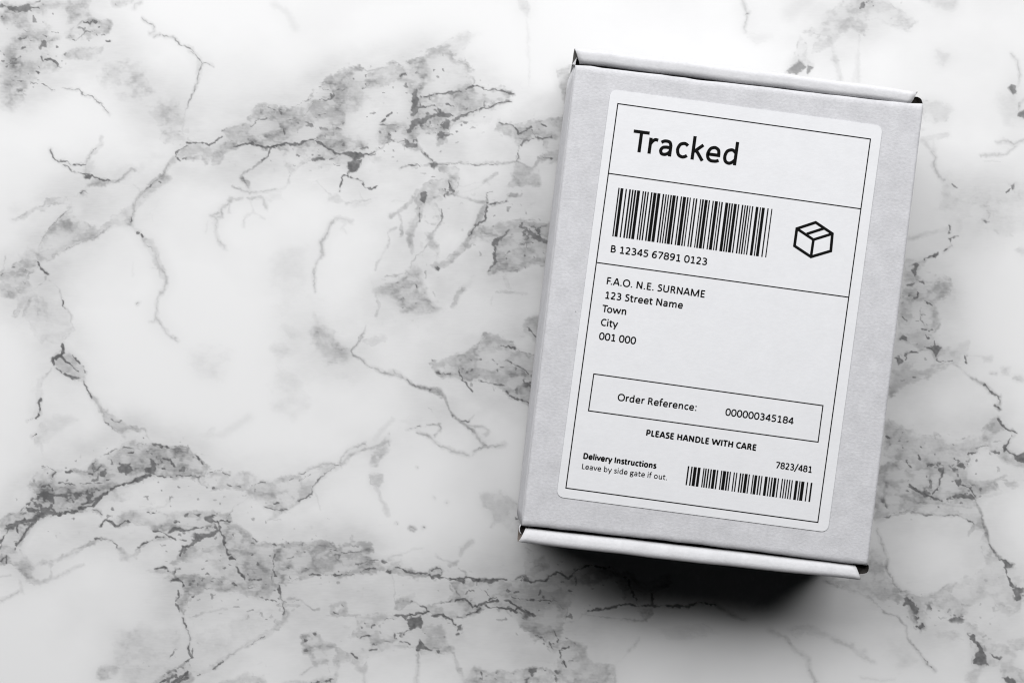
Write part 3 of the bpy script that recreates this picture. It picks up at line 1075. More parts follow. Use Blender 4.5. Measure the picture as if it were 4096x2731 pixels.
MARBLE['L'] = """
g 11 .32 1190,35 1240,90 1250,190 1240,265
D .7 1168,285 1190,265 1222,270 1228,305 1205,325 1180,310
D .75 1242,470 1300,448 1300,505 1258,492
g 18 .45 1245,440 1250,400 1285,362
P .18 40 1090,330 1200,300 1300,400 1300,540 1130,560
g 15 .32 1090,688 1130,670 1200,700 1300,655
g 15 .32 965,776 1060,770 1150,765 1220,715
g 11 .17 1000,820 1120,830
P .22 25 540,380 650,370 740,430 700,520 540,590
g 28 .26 535,670 600,740 625,740
g 34 .17 540,660 720,630
g 9 .18 620,650 620,720
g 14 .4 605,755 640,790 625,840 650,930 690,970
P .2 50 650,920 760,910 900,970 1150,940 1330,980 1330,1300 1150,1400 1000,1350 860,1300 800,1400 740,1340 720,1300 700,1190 662,1180 710,1100 690,1000
P .2 14 655,930 720,960 800,1010 900,1060 960,1090 880,1130 780,1140 700,1190 662,1180 705,1090 690,1000
P .14 30 780,1250 1000,1180 1160,1180 1120,1300 1000,1360 800,1340
W .35 60 1120,1200 1300,1150 1300,1400 1180,1350
W .25 50 760,1430 1000,1400 1100,1568 800,1568
d 8 .7 748,998 792,1016
d 9 .75 1155,1042 1185,1030
D .75 1188,1005 1208,1000 1212,1030 1192,1042
D .75 978,1258 1000,1250 1022,1270 1008,1282
g 12 .35 1010,1195 1030,1215 1025,1245
P .32 8 1060,1320 1090,1325 1085,1345 1060,1342
d 8 .7 735,1300 742,1342
d 7 .7 792,1370 742,1388 745,1420
g 9 .45 742,1390 745,1430 757,1448 705,1480
d 9 .85 690,1490 718,1478
d 9 .8 560,1542 600,1518 645,1504
s 34 .32 440,1392 580,1352 725,1325
g 24 .16 1110,1310 1200,1368
s 30 .12 40,0 45,150 20,230
P .12 20 640,50 680,60 690,120 640,90
g 12 .2 1235,1490 1284,1510
"""
MARBLE['M'] = """
g 9 .25 1085,0 1110,60 1100,140
d 7 .45 1103,65 1120,60
P .1 20 1090,140 1220,165 1150,195
P .33 10 1480,60 1560,0 1700,0 1780,50 1870,100 1820,130 1660,90 1640,160 1560,120 1500,180 1440,240 1400,230 1440,160 1360,150 1420,120
K .12 1560,0 1800,20 1780,60 1600,40
P .28 9 1340,160 1380,200 1360,260 1400,290 1300,300 1330,220
D .6 1288,322 1340,276 1370,300 1330,328
D .6 1380,300 1402,298 1382,330
P .26 9 1490,190 1520,280 1530,355 1500,260
g 12 .22 1612,160 1605,360
P .22 22 1900,0 2050,0 2030,35
P .17 14 1960,230 2010,250 1985,295
P .2 18 1540,90 1630,80 1640,160 1560,130
"""
MARBLE['Z'] = """
g 3 .14 2105,0 2125,600 2150,1100
s 8 .06 2200,2400 2212,2731
s 70 .14 3230,0 3160,60
"""


TILES = dict(A=(0, 0, .4719), B=(1000, 0, .5548), C=(0, 700, .4719), D=(1000, 700, .5548), E=(0, 1400, .5102),
             F=(0, 1950, .5102), G=(1100, 1400, .4719), H=(1100, 1990, .4725), I=(2100, 2100, .5952),
             J=(3300, 1850, .5618), K=(3400, 1000, .5738), L=(3400, 200, .5421), M=(2000, 0, .8912), Z=(0, 0, 1.0))

STEP = 3.0
PAD = 150.0
gx = np.arange(-PAD, 4096 + PAD + 1, STEP)
gy = np.arange(-PAD, 2731 + PAD + 1, STEP)
XX, YY = np.meshgrid(gx, gy)
XX = XX.astype(np.float32); YY = YY.astype(np.float32)
rng = np.random.default_rng(7)

def vnoise(x, y, lam, seed, aspect=1.0):
    """smooth lattice noise 0..1 with wavelength lam"""
    r_ = np.random.default_rng(seed)
    N = 512
    T = r_.random((N, N), dtype=np.float32)
    fx = (x + 9000.0) / (lam * aspect); fy = (y + 9000.0) / lam
    ix = np.floor(fx).astype(np.int32); iy = np.floor(fy).astype(np.int32)
    tx = fx - ix; ty = fy - iy
    tx = tx * tx * tx * (tx * (tx * 6 - 15) + 10); ty = ty * ty * ty * (ty * (ty * 6 - 15) + 10)
    ix0 = ix % N; iy0 = iy % N; ix1 = (ix + 1) % N; iy1 = (iy + 1) % N
    a = T[iy0, ix0] * (1 - tx) + T[iy0, ix1] * tx
    b_ = T[iy1, ix0] * (1 - tx) + T[iy1, ix1] * tx
    return a * (1 - ty) + b_ * ty

def fbm(x, y, lam, seed, oct_=4, gain=0.55, aspect=1.0):
    s = 0; amp = 1.0; tot = 0
    for k in range(oct_):
        s = s + amp * vnoise(x, y, lam, seed + 17 * k, aspect)
        tot += amp; amp *= gain; lam *= 0.5
    return s / tot

def sstep(x, a, b_):
    t = np.clip((x - a) / (b_ - a), 0, 1)
    return t * t * (3 - 2 * t)

WX = XX + 16 * (fbm(XX, YY, 46, 11, 3, 0.6) - .5) + 7 * (vnoise(XX, YY, 9, 5) - .5)
WY = YY + 16 * (fbm(XX, YY, 46, 23, 3, 0.6) - .5) + 7 * (vnoise(XX, YY, 9, 6) - .5)
WX = WX.astype(np.float32); WY = WY.astype(np.float32)
N_edge = fbm(XX, YY, 42, 101, 4, 0.65, 1.4) - .5
N_dash = .6 * fbm(XX, YY, 30, 211, 2, 0.5) + .4 * vnoise(XX, YY, 11, 219)
N_grain = vnoise(XX, YY, 6.5, 999)
N_hole = fbm(XX, YY, 44, 811, 4, 0.7, 1.7)
N_lace = fbm(XX, YY, 64, 701, 5, 0.78, 1.5) - .5
N_fine = fbm(XX, YY, 20, 307, 3, 0.6, 1.3)
N_mott = fbm(XX, YY, 120, 401, 5, 0.6, 1.5)
GREY = np.zeros_like(XX); DARK = np.zeros_like(XX)

def window(P, pad):
    x0, y0 = P.min(0) - pad; x1, y1 = P.max(0) + pad
    i0 = max(0, int((x0 + PAD) / STEP)); i1 = min(len(gx), int((x1 + PAD) / STEP) + 2)
    j0 = max(0, int((y0 + PAD) / STEP)); j1 = min(len(gy), int((y1 + PAD) / STEP) + 2)
    return slice(j0, j1), slice(i0, i1)

def seg_dist(P, x, y, closed):
    d = np.full(x.shape, 1e9, np.float32)
    n_ = len(P)
    for k in range(n_ if closed else max(1, n_ - 1)):
        ax, ay = P[k]; bx, by = P[(k + 1) % n_] if n_ > 1 else P[k]
        vx, vy = bx - ax, by - ay
        L2 = vx * vx + vy * vy + 1e-6
        t = np.clip(((x - ax) * vx + (y - ay) * vy) / L2, 0, 1)
        d = np.minimum(d, np.hypot(x - ax - t * vx, y - ay - t * vy))
    return d

def inside(P, x, y):
    c = np.zeros(x.shape, bool)
    n_ = len(P)
    for k in range(n_):
        ax, ay = P[k]; bx, by = P[(k + 1) % n_]
        if ay == by: continue
        c ^= ((ay > y) != (by > y)) & (x < (bx - ax) * (y - ay) / (by - ay) + ax)
    return c

def paint(kind, nums, P, sc):
    if kind in 'dgs':
        w = nums[0] * sc; a = nums[1]
        pad = w * (3 if kind == 's' else 1) + 25
        sl = window(P, pad)
        if XX[sl].size == 0: return
        x, y = WX[sl], WY[sl]
        d = seg_dist(P, x, y, False)
        if kind == 'd':
            mth = np.clip((N_dash[sl] - (0.86 - 0.62 * a)) * 4.2 + .35, 0, 1.45)
            al = sstep(w * .55 * mth + .3 - d, -1.6, 1.6)
            DARK[sl] = np.maximum(DARK[sl], al * (0.62 + 0.38 * min(1, a)))
            GREY[sl] = np.maximum(GREY[sl], .42 * np.exp(-(d / (w * .9 + 6)) ** 2) * min(1, a) * (.5 + 1.0 * N_mott[sl]))
        elif kind == 'g':
            mth = 0.55 + 1.0 * N_fine[sl]
            al = sstep(w * .54 * mth - d, -3.2, 3.2)
            soft_al = np.exp(-(d / (w * .75 + 5)) ** 2) * .55
            GREY[sl] = np.maximum(GREY[sl], np.maximum(al, soft_al) * a * 1.12 * (.62 + 1.0 * N_mott[sl]) * (.85 + .3 * N_grain[sl]))
        else:
            al = np.exp(-(d / (w * .6)) ** 2)
            GREY[sl] = np.maximum(GREY[sl], al * a)
        return
    if kind == 'P':
        tone, soft = nums; soft = soft * sc
    elif kind == 'W':
        tone, soft = nums; soft = soft * sc
    else:
        tone, soft = nums[0], 2.0
    sl = window(P, soft * 2.5 + 20)
    if XX[sl].size == 0: return
    x, y = WX[sl], WY[sl]
    sd = seg_dist(P, x, y, True)
    sd = np.where(inside(P, x, y), sd, -sd)
    if kind == 'P':
        if soft < 18:
            # a lacy core that eats in from the edges, inside a paler wash
            big = min(60.0, 14 + .35 * float(sd.max()))
            core_ = sstep(sd + N_lace[sl] * 1.55 * big + 9, -(4 + soft * .8), 9 + soft * 1.1)
            core_ = core_ * (1 - .45 * sstep(N_hole[sl], .60, .72))
            wash = sstep(sd + N_edge[sl] * 40, -(24 + soft), 16 + soft)
            # the print outlines its patches with a broken darker thread
            e_ = np.abs(sd + N_edge[sl] * 14)
            rim = sstep(4.2 * (.4 + 1.2 * N_fine[sl]) - e_, -3, 3) * sstep(N_dash[sl], .40, .62)
            GREY[sl] = np.maximum(GREY[sl], rim * min(.62, tone * 1.2))
            tex = np.clip(1.13 + 1.1 * (N_mott[sl] - .5) + .6 * (N_fine[sl] - .5) + .3 * (N_grain[sl] - .5), .25, 1.4)
            GREY[sl] = np.maximum(GREY[sl], np.maximum(core_ * tone * tex, wash * tone * .5 * tex))
        else:
            al = sstep(sd + N_edge[sl] * (30 + soft), -(4 + soft * 1.5), 4 + min(soft * 1.5, .75 * float(sd.max())))
            tex = np.clip(1.0 + 1.5 * (N_mott[sl] - .5) + .8 * (N_fine[sl] - .5) + .3 * (N_grain[sl] - .5), .2, 1.6)
            GREY[sl] = np.maximum(GREY[sl], al * tone * 1.05 * tex)
    elif kind == 'W':
        al = sstep(sd + N_edge[sl] * (16 + soft * .5), -(4 + soft), 4 + soft) * tone * .88
        GREY[sl] *= 1 - al
        DARK[sl] *= 1 - al
        if soft < 16:
            e_ = np.abs(sd + N_edge[sl] * 16)
            rim = sstep(3.6 * (.4 + 1.2 * N_fine[sl]) - e_, -3, 3) * sstep(N_dash[sl], .42, .64)
            GREY[sl] = np.maximum(GREY[sl], rim * .42 * tone)
    elif kind == 'D':
        al = sstep(sd + (N_fine[sl] - .45) * 13, -2.0, 2.0)
        DARK[sl] = np.maximum(DARK[sl], al * tone)
        GREY[sl] = np.maximum(GREY[sl], .45 * sstep(sd + 5, -4, 4))
    elif kind == 'K':
        n_ = N_fine[sl]
        thr = np.quantile(n_, 1 - tone * .75) if n_.size else 1
        al = sstep(n_, thr - .02, thr + .035) * sstep(sd, -8, 8)
        DARK[sl] = np.maximum(DARK[sl], al * .85)

ORDER = 'PWsgKDd'
items = []
for key, txt in MARBLE.items():
    ox, oy, sc = TILES[key]
    for line in txt.strip().splitlines():
        line = line.strip()
        if not line: continue
        parts = line.split()
        kind = parts[0]
        nums = [float(v) for v in parts[1:] if ',' not in v]
        P = np.array([[float(c) for c in v.split(',')] for v in parts[1:] if ',' in v], np.float32) * sc + np.array([ox, oy], np.float32)
        items.append((ORDER.index(kind), kind, nums, P, sc))
items.sort(key=lambda t: t[0])
for _, kind, nums, P, sc in items:
    paint(kind, nums, P, sc)

def blur(A, r_):
    for ax in (0, 1):
        for _ in range(2):
            pad_ = [(0, 0), (0, 0)]; pad_[ax] = (r_ + 1, r_)
            cs = np.cumsum(np.pad(A, pad_, mode='edge'), axis=ax, dtype=np.float64)
            n_ = A.shape[ax]; w_ = 2 * r_ + 1
            A = ((np.take(cs, np.arange(w_, w_ + n_), ax) - np.take(cs, np.arange(0, n_), ax)) / w_).astype(np.float32)
    return A
# threads and paler islands inside the grey, and feathered borders
rid3 = 1 - np.abs(2 * fbm(WX, WY, 78, 1501, 4, 0.6, 1.5) - 1)
isl = fbm(WX, WY, 56, 1601, 4, 0.62, 1.6)
inn = sstep(GREY, .12, .3)
GREY = GREY * (1 - inn * (.16 - .34 * sstep(rid3, .82, .99)) - inn * .32 * sstep(isl, .55, .68))
GREY = 1.2 * (.62 * GREY + .23 * blur(GREY, 2) + .15 * blur(GREY, 6))
# the print's veins sit in a soft grey bloom
bloom = blur(np.maximum(GREY, .8 * DARK), 11)
bloom2 = blur(np.maximum(GREY, .8 * DARK), 34)
halo = .20 * sstep(bloom2, 0.0, .20) * (.2 + 1.6 * N_mott)
GREY = np.maximum(GREY, np.maximum(.8 * bloom, halo))
# faint hair veins and tiny dark grains that keep company with the main veins
rid = 1 - np.abs(2 * fbm(WX, WY, 150, 1201, 4, 0.55, 1.5) - 1)
near = sstep(bloom2, .02, .12)
GREY = np.maximum(GREY, near * (.15 * sstep(rid, .93, .995) * sstep(N_mott, .36, .58)))
rid2 = 1 - np.abs(2 * fbm(WX, WY, 85, 1301, 3, 0.55, 1.4) - 1)
GREY = np.maximum(GREY, near * (.15 * sstep(rid2, .95, .995) * sstep(N_mott, .46, .62)))
DARK = np.maximum(DARK, .75 * sstep(bloom2, .16, .30) * sstep(vnoise(WX, WY, 13, 1401, 1.4), .90, .95))
# faint cloudy depth everywhere in the white of the print
cl = fbm(XX, YY, 520, 900, 5, 0.55, 1.2)
GREY = np.maximum(GREY, 0) + 0.30 * np.clip(cl - .45, 0, 1)
DARK *= np.clip(.86 + .35 * (fbm(XX, YY, 12, 77, 2) - .5), 0, 1)

# one sheet: fine grid where the print is known, wide cells out to the table's ends
out = np.array([180, 420, 900, 1800, 3600, 7000, 12000], float)
ax_ = np.concatenate([(gx[0] - out)[::-1], gx, gx[-1] + out])
ay_ = np.concatenate([(gy[0] - out)[::-1], gy, gy[-1] + out])
nx, ny = len(ax_), len(ay_)
k = len(out)
full = np.zeros((ny, nx, 4), np.float32)
core = np.stack([GREY, DARK, np.zeros_like(GREY), np.ones_like(GREY)], -1)
mx = np.minimum(sstep(XX, -PAD, -PAD * .3), sstep(-XX, -4096 - PAD, -4096 - PAD * .3))
my = np.minimum(sstep(YY, -PAD, -PAD * .3), sstep(-YY, -2731 - PAD, -2731 - PAD * .3))
mask = np.minimum(mx, my)
core[..., 0] *= mask; core[..., 1] *= mask
core[..., 2] = 1 - mask
full[..., 2] = 1; full[..., 3] = 1
full[k:-k, k:-k] = core
FX, FY = np.meshgrid(ax_, ay_)
co = np.zeros((ny * nx, 3), np.float32)
co[:, 0] = ((FX - CX) * UM).ravel(); co[:, 1] = ((CY - FY) * UM).ravel()
idx = np.arange(ny * nx, dtype=np.int32).reshape(ny, nx)
q = np.stack([idx[:-1, :-1], idx[1:, :-1], idx[1:, 1:], idx[:-1, 1:]], -1).reshape(-1, 4)
me = bpy.data.meshes.new('table_surface')
me.vertices.add(len(co)); me.vertices.foreach_set('co', co.ravel())
me.loops.add(q.size); me.loops.foreach_set('vertex_index', q.ravel())
me.polygons.add(len(q)); me.polygons.foreach_set('loop_start', np.arange(0, q.size, 4, dtype=np.int32))
me.update(calc_edges=True)
at = me.attributes.new('stone', 'FLOAT_COLOR', 'POINT')
at.data.foreach_set('color', full.reshape(-1, 4).ravel())

m, nt, b = new_mat('marble_print')
L = nt.links
att = nd(nt, 'ShaderNodeAttribute', attribute_name='stone')
sep = nd(nt, 'ShaderNodeSeparateColor')
L.new(att.outputs['Color'], sep.inputs[0])
tc = nd(nt, 'ShaderNodeTexCoord')
# veins that go on beyond the traced part of the slab
nz = nd(nt, 'ShaderNodeTexNoise'); nz.inputs['Scale'].default_value = 5.5; nz.inputs['Detail'].default_value = 10; nz.inputs['Roughness'].default_value = .56; nz.inputs['Distortion'].default_value = .35
L.new(tc.outputs['Object'], nz.inputs['Vector'])
ab = nd(nt, 'ShaderNodeMath', operation='SUBTRACT'); ab.inputs[1].default_value = .5
L.new(nz.outputs['Fac'], ab.inputs[0])
ab2 = nd(nt, 'ShaderNodeMath', operation='ABSOLUTE'); L.new(ab.outputs[0], ab2.inputs[0])
mr = nd(nt, 'ShaderNodeMapRange'); mr.inputs['From Min'].default_value = 0.0; mr.inputs['From Max'].default_value = .016
mr.inputs['To Min'].default_value = .45; mr.inputs['To Max'].default_value = 0
L.new(ab2.outputs[0], mr.inputs['Value'])
nm = nd(nt, 'ShaderNodeTexNoise'); nm.inputs['Scale'].default_value = 9; nm.inputs['Detail'].default_value = 6
L.new(tc.outputs['Object'], nm.inputs['Vector'])
nmr = nd(nt, 'ShaderNodeMapRange'); nmr.inputs['From Min'].default_value = .42; nmr.inputs['From Max'].default_value = .68
L.new(nm.outputs['Fac'], nmr.inputs['Value'])
wash = nd(nt, 'ShaderNodeMath', operation='MULTIPLY'); wash.inputs[1].default_value = .22; L.new(nmr.outputs[0], wash.inputs[0])
mrm = nd(nt, 'ShaderNodeMath', operation='MULTIPLY_ADD'); L.new(mr.outputs[0], mrm.inputs[0]); L.new(nmr.outputs[0], mrm.inputs[1]); L.new(wash.outputs[0], mrm.inputs[2])
mo = nd(nt, 'ShaderNodeMath', operation='MULTIPLY'); L.new(mrm.outputs[0], mo.inputs[0]); L.new(sep.outputs[2], mo.inputs[1])
gs = nd(nt, 'ShaderNodeMath', operation='ADD'); L.new(mo.outputs[0], gs.inputs[0]); L.new(sep.outputs[0], gs.inputs[1])
# fine streaks of the print
mp = nd(nt, 'ShaderNodeMapping'); mp.inputs['Scale'].default_value = (260, 1500, 1)
L.new(tc.outputs['Object'], mp.inputs['Vector'])
n2 = nd(nt, 'ShaderNodeTexNoise'); n2.inputs['Scale'].default_value = 1; n2.inputs['Detail'].default_value = 3
L.new(mp.outputs[0], n2.inputs['Vector'])
fm = nd(nt, 'ShaderNodeMapRange'); fm.inputs['From Min'].default_value = .25; fm.inputs['From Max'].default_value = .75
fm.inputs['To Min'].default_value = .9; fm.inputs['To Max'].default_value = 1.1
L.new(n2.outputs['Fac'], fm.inputs['Value'])
gm = nd(nt, 'ShaderNodeMath', operation='MULTIPLY', use_clamp=True); L.new(gs.outputs[0], gm.inputs[0]); L.new(fm.outputs[0], gm.inputs[1])
fac = nd(nt, 'ShaderNodeMath', operation='MULTIPLY', use_clamp=True); fac.inputs[1].default_value = 0.90
L.new(gm.outputs[0], fac.inputs[0])
mxa = nd(nt, 'ShaderNodeMix', data_type='RGBA')
mxa.inputs['A'].default_value = (0.80, 0.80, 0.805, 1)
mxa.inputs['B'].default_value = (0.10, 0.10, 0.103, 1)
L.new(fac.outputs[0], mxa.inputs['Factor'])
mxb = nd(nt, 'ShaderNodeMix', data_type='RGBA')
mxb.inputs['B'].default_value = (0.095, 0.095, 0.098, 1)
L.new(mxa.outputs['Result'], mxb.inputs['A'])
L.new(sep.outputs[1], mxb.inputs['Factor'])
L.new(mxb.outputs['Result'], b.inputs['Base Color'])
b.inputs['Roughness'].default_value = 0.42
b.inputs['Specular IOR Level'].default_value = 0.3
me.materials.append(m)
table = bpy.data.objects.new('table_surface', me)
COL.objects.link(table)
tag(table, 'white marble surface with grey and charcoal veins under the box', 'marble surface', kind='structure')

# ------------------------------------------------------------------ the parcel box
TL, TR, BR, BL = (2302, 257), (3697, 418), (3472, 2265), (2087, 2103)   # lid corners
box = bpy.data.objects.new('parcel_box', None)
box.empty_display_size = 0.05
box.location = pt((TL[0] + BR[0]) / 2, (TL[1] + BR[1]) / 2, 0)
COL.objects.link(box)
tag(box, 'closed greyish white cardboard mailer box with a large Tracked shipping label, lying on white marble', 'parcel')

def lerp(a, b_, t): return (a[0] + (b_[0] - a[0]) * t, a[1] + (b_[1] - a[1]) * t)
def quad_pt(s, t): return lerp(lerp(TL, TR, s), lerp(BL, BR, s), t)

# lid: flat board whose four borders roll down
WID = 1402.0; LEN = 1859.0      # units
def stops(n_mid, edges):
    e = np.array(edges)
    return np.concatenate([e, np.linspace(e[-1], 1 - e[-1], n_mid)[1:-1], (1 - e)[::-1]])
Rs, Rt = 13.0, 27.0
ss = stops(30, np.array([0, .6, 1.5, 3, 5, 7.5, 10.5, 14]) / WID)
ts = stops(40, np.array([0, 1, 2.5, 5, 8, 12, 16, 21, 27, 30]) / LEN)
wav = np.random.default_rng(3)
wob = np.interp(ss, np.linspace(0, 1, 26), wav.normal(0, 1, 26))
wob2 = np.interp(ss, np.linspace(0, 1, 26), wav.normal(0, 1, 26))
verts = []; faces = []
for j, t in enumerate(ts):
    for i, s in enumerate(ss):
        ds = min(s, 1 - s) * WID; dt = min(t, 1 - t) * LEN
        drop = 0
        if ds < Rs: drop += (Rs - math.sqrt(max(0, Rs * Rs - (Rs - ds) ** 2))) * 0.95
        if dt < Rt: drop += (1 - math.sqrt(max(0, 1 - ((Rt - dt) / Rt) ** 2))) * 13.0
        x, y = quad_pt(s, t)
        edge_w = max(0, 1 - dt / 60.0)
        y += edge_w * (wob[i] if t < .5 else wob2[i]) * 1.1
        # the board bows a little inwards between its corners at both ends
        end_in = 4 * s * (1 - s)
        y += edge_w * (2.5 * end_in if t < .5 else -2.0 - 5.0 * end_in)
        if t < .5: y -= edge_w * 6 * max(0, (s - .965) / .035)
        verts.append(pt(x, y, LIDZ - drop * U))
n_s = len(ss)
for j in range(len(ts) - 1):
    for i in range(n_s - 1):
        a = j * n_s + i
        faces.append((a, a + n_s, a + n_s + 1, a + 1))
lid = mesh_obj('lid', verts, faces, M_card, box, smooth=True)
sol = lid.modifiers.new('thick', 'SOLIDIFY'); sol.thickness = 0.0009; sol.offset = -1

# long side walls, slightly bulged, joined to the lid's folds
def side_wall(top_a, top_b, sign, flare):
    vs = []; fs = []
    zs = np.linspace(0, 1, 9); ns = 40
    for zi in zs:
        for k_ in range(ns + 1):
            f = k_ / ns
            x, y = lerp(top_a, top_b, f)
            bul = math.sin(zi * math.pi * .55) * flare * (0.75 + .25 * math.sin(f * math.pi)) + (1.5 if 0 < zi < 1 else 0)
            z = (LIDZ - 12.4 * U) * (1 - zi) + 0.0004 * zi
            vs.append(pt(x + sign * bul, y, z))
    for r_ in range(len(zs) - 1):
        for k_ in range(ns):
            a = r_ * (ns + 1) + k_
            q_ = (a, a + ns + 1, a + ns + 2, a + 1)
            fs.append(q_ if sign < 0 else q_[::-1])
    w = mesh_obj('side_wall', vs, fs, M_card, box, smooth=True)
    s_ = w.modifiers.new('thick', 'SOLIDIFY'); s_.thickness = 0.0012; s_.offset = -1
    return w
side_wall((TL[0], TL[1] + 2), (BL[0], BL[1] - 2), -1, 21)
side_wall((TR[0], TR[1] + 2), (BR[0], BR[1] - 2), 1, 10)

# rolled end walls: a domed rim (the folded-over board) with the wall going down on both sides
def end_wall(in_a, in_b, out_a, out_b, z_in, z_out, dome, sgn, ex=3.2):
    """in_/out_: inner and outer long edges of the rim (left, right)"""
    vs = []; fs = []; ns = 60
    prof = []                      # (f across from inner 0 to outer 1, z)
    wdt = math.hypot((in_a[0] + in_b[0] - out_a[0] - out_b[0]) / 2, (in_a[1] + in_b[1] - out_a[1] - out_b[1]) / 2)
    prof.append((0.03, z_in - 0.012)); prof.append((0.0, z_in - 60 * U))
    for a in np.linspace(0, 1, 17):
        sup = (1 - abs(2 * a - 1) ** ex)
        prof.append((a, z_in + (z_out - z_in) * a + dome * U * (sup - 1) ))
    # tight nose at the outer edge then the wall
    zl = prof[-1][1]
    prof.append((1.006, zl - 4 * U)); prof.append((1.0, zl - 9 * U))
    prof.append((0.97, zl - 60 * U)); prof.append((0.93, 0.0004))
    rnd = np.random.default_rng(int(abs(in_a[0])))
    wv = np.interp(np.linspace(0, 1, ns + 1), np.linspace(0, 1, 14), rnd.normal(0, 1, 14))
    for (f, z) in prof:
        for k_ in range(ns + 1):
            u = k_ / ns
            pi = lerp(in_a, in_b, u); po = lerp(out_a, out_b, u)
            x, y = lerp(pi, po, f)
            y += wv[k_] * 1.2 + sgn * 5 * 4 * u * (1 - u) * max(0, f)
            vs.append(pt(x, y, z))
    for r_ in range(len(prof) - 1):
        for k_ in range(ns):
            a = r_ * (ns + 1) + k_
            fs.append((a, a + 1, a + ns + 2, a + ns + 1) if sgn < 0 else (a, a + ns + 1, a + ns + 2, a + 1))
    w = mesh_obj('end_wall', vs, fs, M_rim, box, smooth=True)
    s_ = w.modifiers.new('thick', 'SOLIDIFY'); s_.thickness = 0.0004; s_.offset = -1
    return w
end_wall((2319, 252), (3643, 417), (2300, 190), (3672, 366), LIDZ - 0.0002, LIDZ - 0.0003, 15, -1, 3.4)
end_wall((2103, 2114), (3426, 2261), (2075, 2168), (3444, 2319), LIDZ - 0.0010, LIDZ + 0.0004, 15, 1, 2.6)

# floor of the box
fl = [pt(2320, 215, .0006), pt(3655, 395, .0006), pt(3440, 2290, .0006), pt(2110, 2145, .0006)]
fl2 = [v + Vector((0, 0, .0012)) for v in fl]
mesh_obj('base_panel', fl + fl2, [(3, 2, 1, 0), (4, 5, 6, 7), (0, 1, 5, 4), (1, 2, 6, 5), (2, 3, 7, 6), (3, 0, 4, 7)][0:6], M_inner, box)

# near-black plates that stand in for the shade in the open corners
def plate(name, pts, z, thick, mat, sag=0.0):
    n_ = len(pts)
    cxp = sum(p[0] for p in pts) / n_; cyp = sum(p[1] for p in pts) / n_
    vs = [pt(x, y, z) for x, y in pts] + [pt(x, y, z - thick) for x, y in pts] + [pt(cxp, cyp, z - sag), pt(cxp, cyp, z - thick)]
    fs = []
    for i in range(n_):
        j = (i + 1) % n_
        fs.append((i, j, n_ + j, n_ + i))
        fs.append((j, i, 2 * n_))
        fs.append((n_ + i, n_ + j, 2 * n_ + 1))
    o = mesh_obj(name, vs, fs, mat, box)
    bm = bmesh.new(); bm.from_mesh(o.data); bmesh.ops.recalc_face_normals(bm, faces=bm.faces); bm.to_mesh(o.data); bm.free()
    return o
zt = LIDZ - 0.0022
plate('corner_shade', [(3636, 428), (3662, 383), (3676, 384), (3687, 389), (3693, 396), (3697, 408), (3698, 420), (3690, 432)], zt, 0.004, M_shadowcard, .0012)
plate('corner_shade', [(3418, 2250), (3475, 2262), (3481, 2264), (3481, 2276), (3479, 2286), (3473, 2294), (3462, 2297), (3436, 2299)], zt, 0.004, M_shadowcard, .0012)
plate('corner_shade', [(2080, 2112), (2084, 2104), (2091, 2100), (2110, 2106), (2112, 2120), (2102, 2136), (2090, 2136), (2082, 2128)], zt, 0.004, M_shadowcard, .001)
plate('corner_shade', [(2302, 250), (2308, 228), (2316, 238), (2326, 252), (2322, 262), (2303, 262)], zt, 0.004, M_shadowcard, .001)
# ends of the rolled rims: one brown, the others dark grey as painted shade
plate('rim_end', [(2299, 191), (2306, 212), (2311, 230), (2294, 256), (2290, 254), (2296, 205)], LIDZ - 0.0016, 0.003, M_edge_shade)
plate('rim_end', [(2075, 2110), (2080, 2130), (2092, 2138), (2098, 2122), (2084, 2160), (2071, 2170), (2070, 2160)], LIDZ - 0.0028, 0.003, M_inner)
plate('rim_end', [(3440, 2308), (3443, 2308), (3447, 2315), (3446, 2321), (3436, 2320)], LIDZ - 0.0018, 0.003, M_edge_shade)
plate('rim_end', [(3661, 381), (3673, 364.5), (3673, 369), (3664, 383)], LIDZ - 0.0012, 0.002, M_edge_shade)
# folded ear of the left side wall at the rear corner, curl of paper at the front one
plate('side_ear', [(2302, 258), (2289, 256), (2296, 246), (2308, 228), (2304, 244)], LIDZ - 0.0010, 0.0012, M_card)
plate('side_ear', [(2084, 2100), (2079, 2112), (2080, 2126), (2086, 2136), (2083, 2135), (2077, 2126), (2075, 2110), (2080, 2099)], LIDZ - 0.0010, 0.0012, M_card)

# ------------------------------------------------------------------ shipping label
LABZ = LIDZ + 0.00026
def rounded(c, r_):
    out_ = []
    n_ = len(c)
    for i in range(n_):
        p = Vector(c[i]); a = (Vector(c[i - 1]) - p).normalized(); b_ = (Vector(c[(i + 1) % n_]) - p).normalized()
        for k_ in range(9):
            th = k_ / 8 * math.pi / 2
            ctr = p + (a + b_) * r_
            out_.append(tuple(ctr - b_ * r_ * math.cos(th) - a * r_ * math.sin(th)))
    return out_
ring = rounded([(2443, 359), (3530, 505), (3310, 2127), (2226, 1985)], 27)
n_ = len(ring)
vs = [pt(x, y, LABZ) for x, y in ring] + [pt(x, y, LIDZ + 0.00001) for x, y in ring]
label = mesh_obj('shipping_label', vs, [tuple(range(n_))[::-1], tuple(range(n_, 2 * n_))] + [(i, (i + 1) % n_, n_ + (i + 1) % n_, n_ + i) for i in range(n_)], M_label, box)
bm = bmesh.new(); bm.from_mesh(label.data); bmesh.ops.recalc_face_normals(bm, faces=bm.faces); bm.to_mesh(label.data); bm.free()
INKZ = LABZ + 0.00003

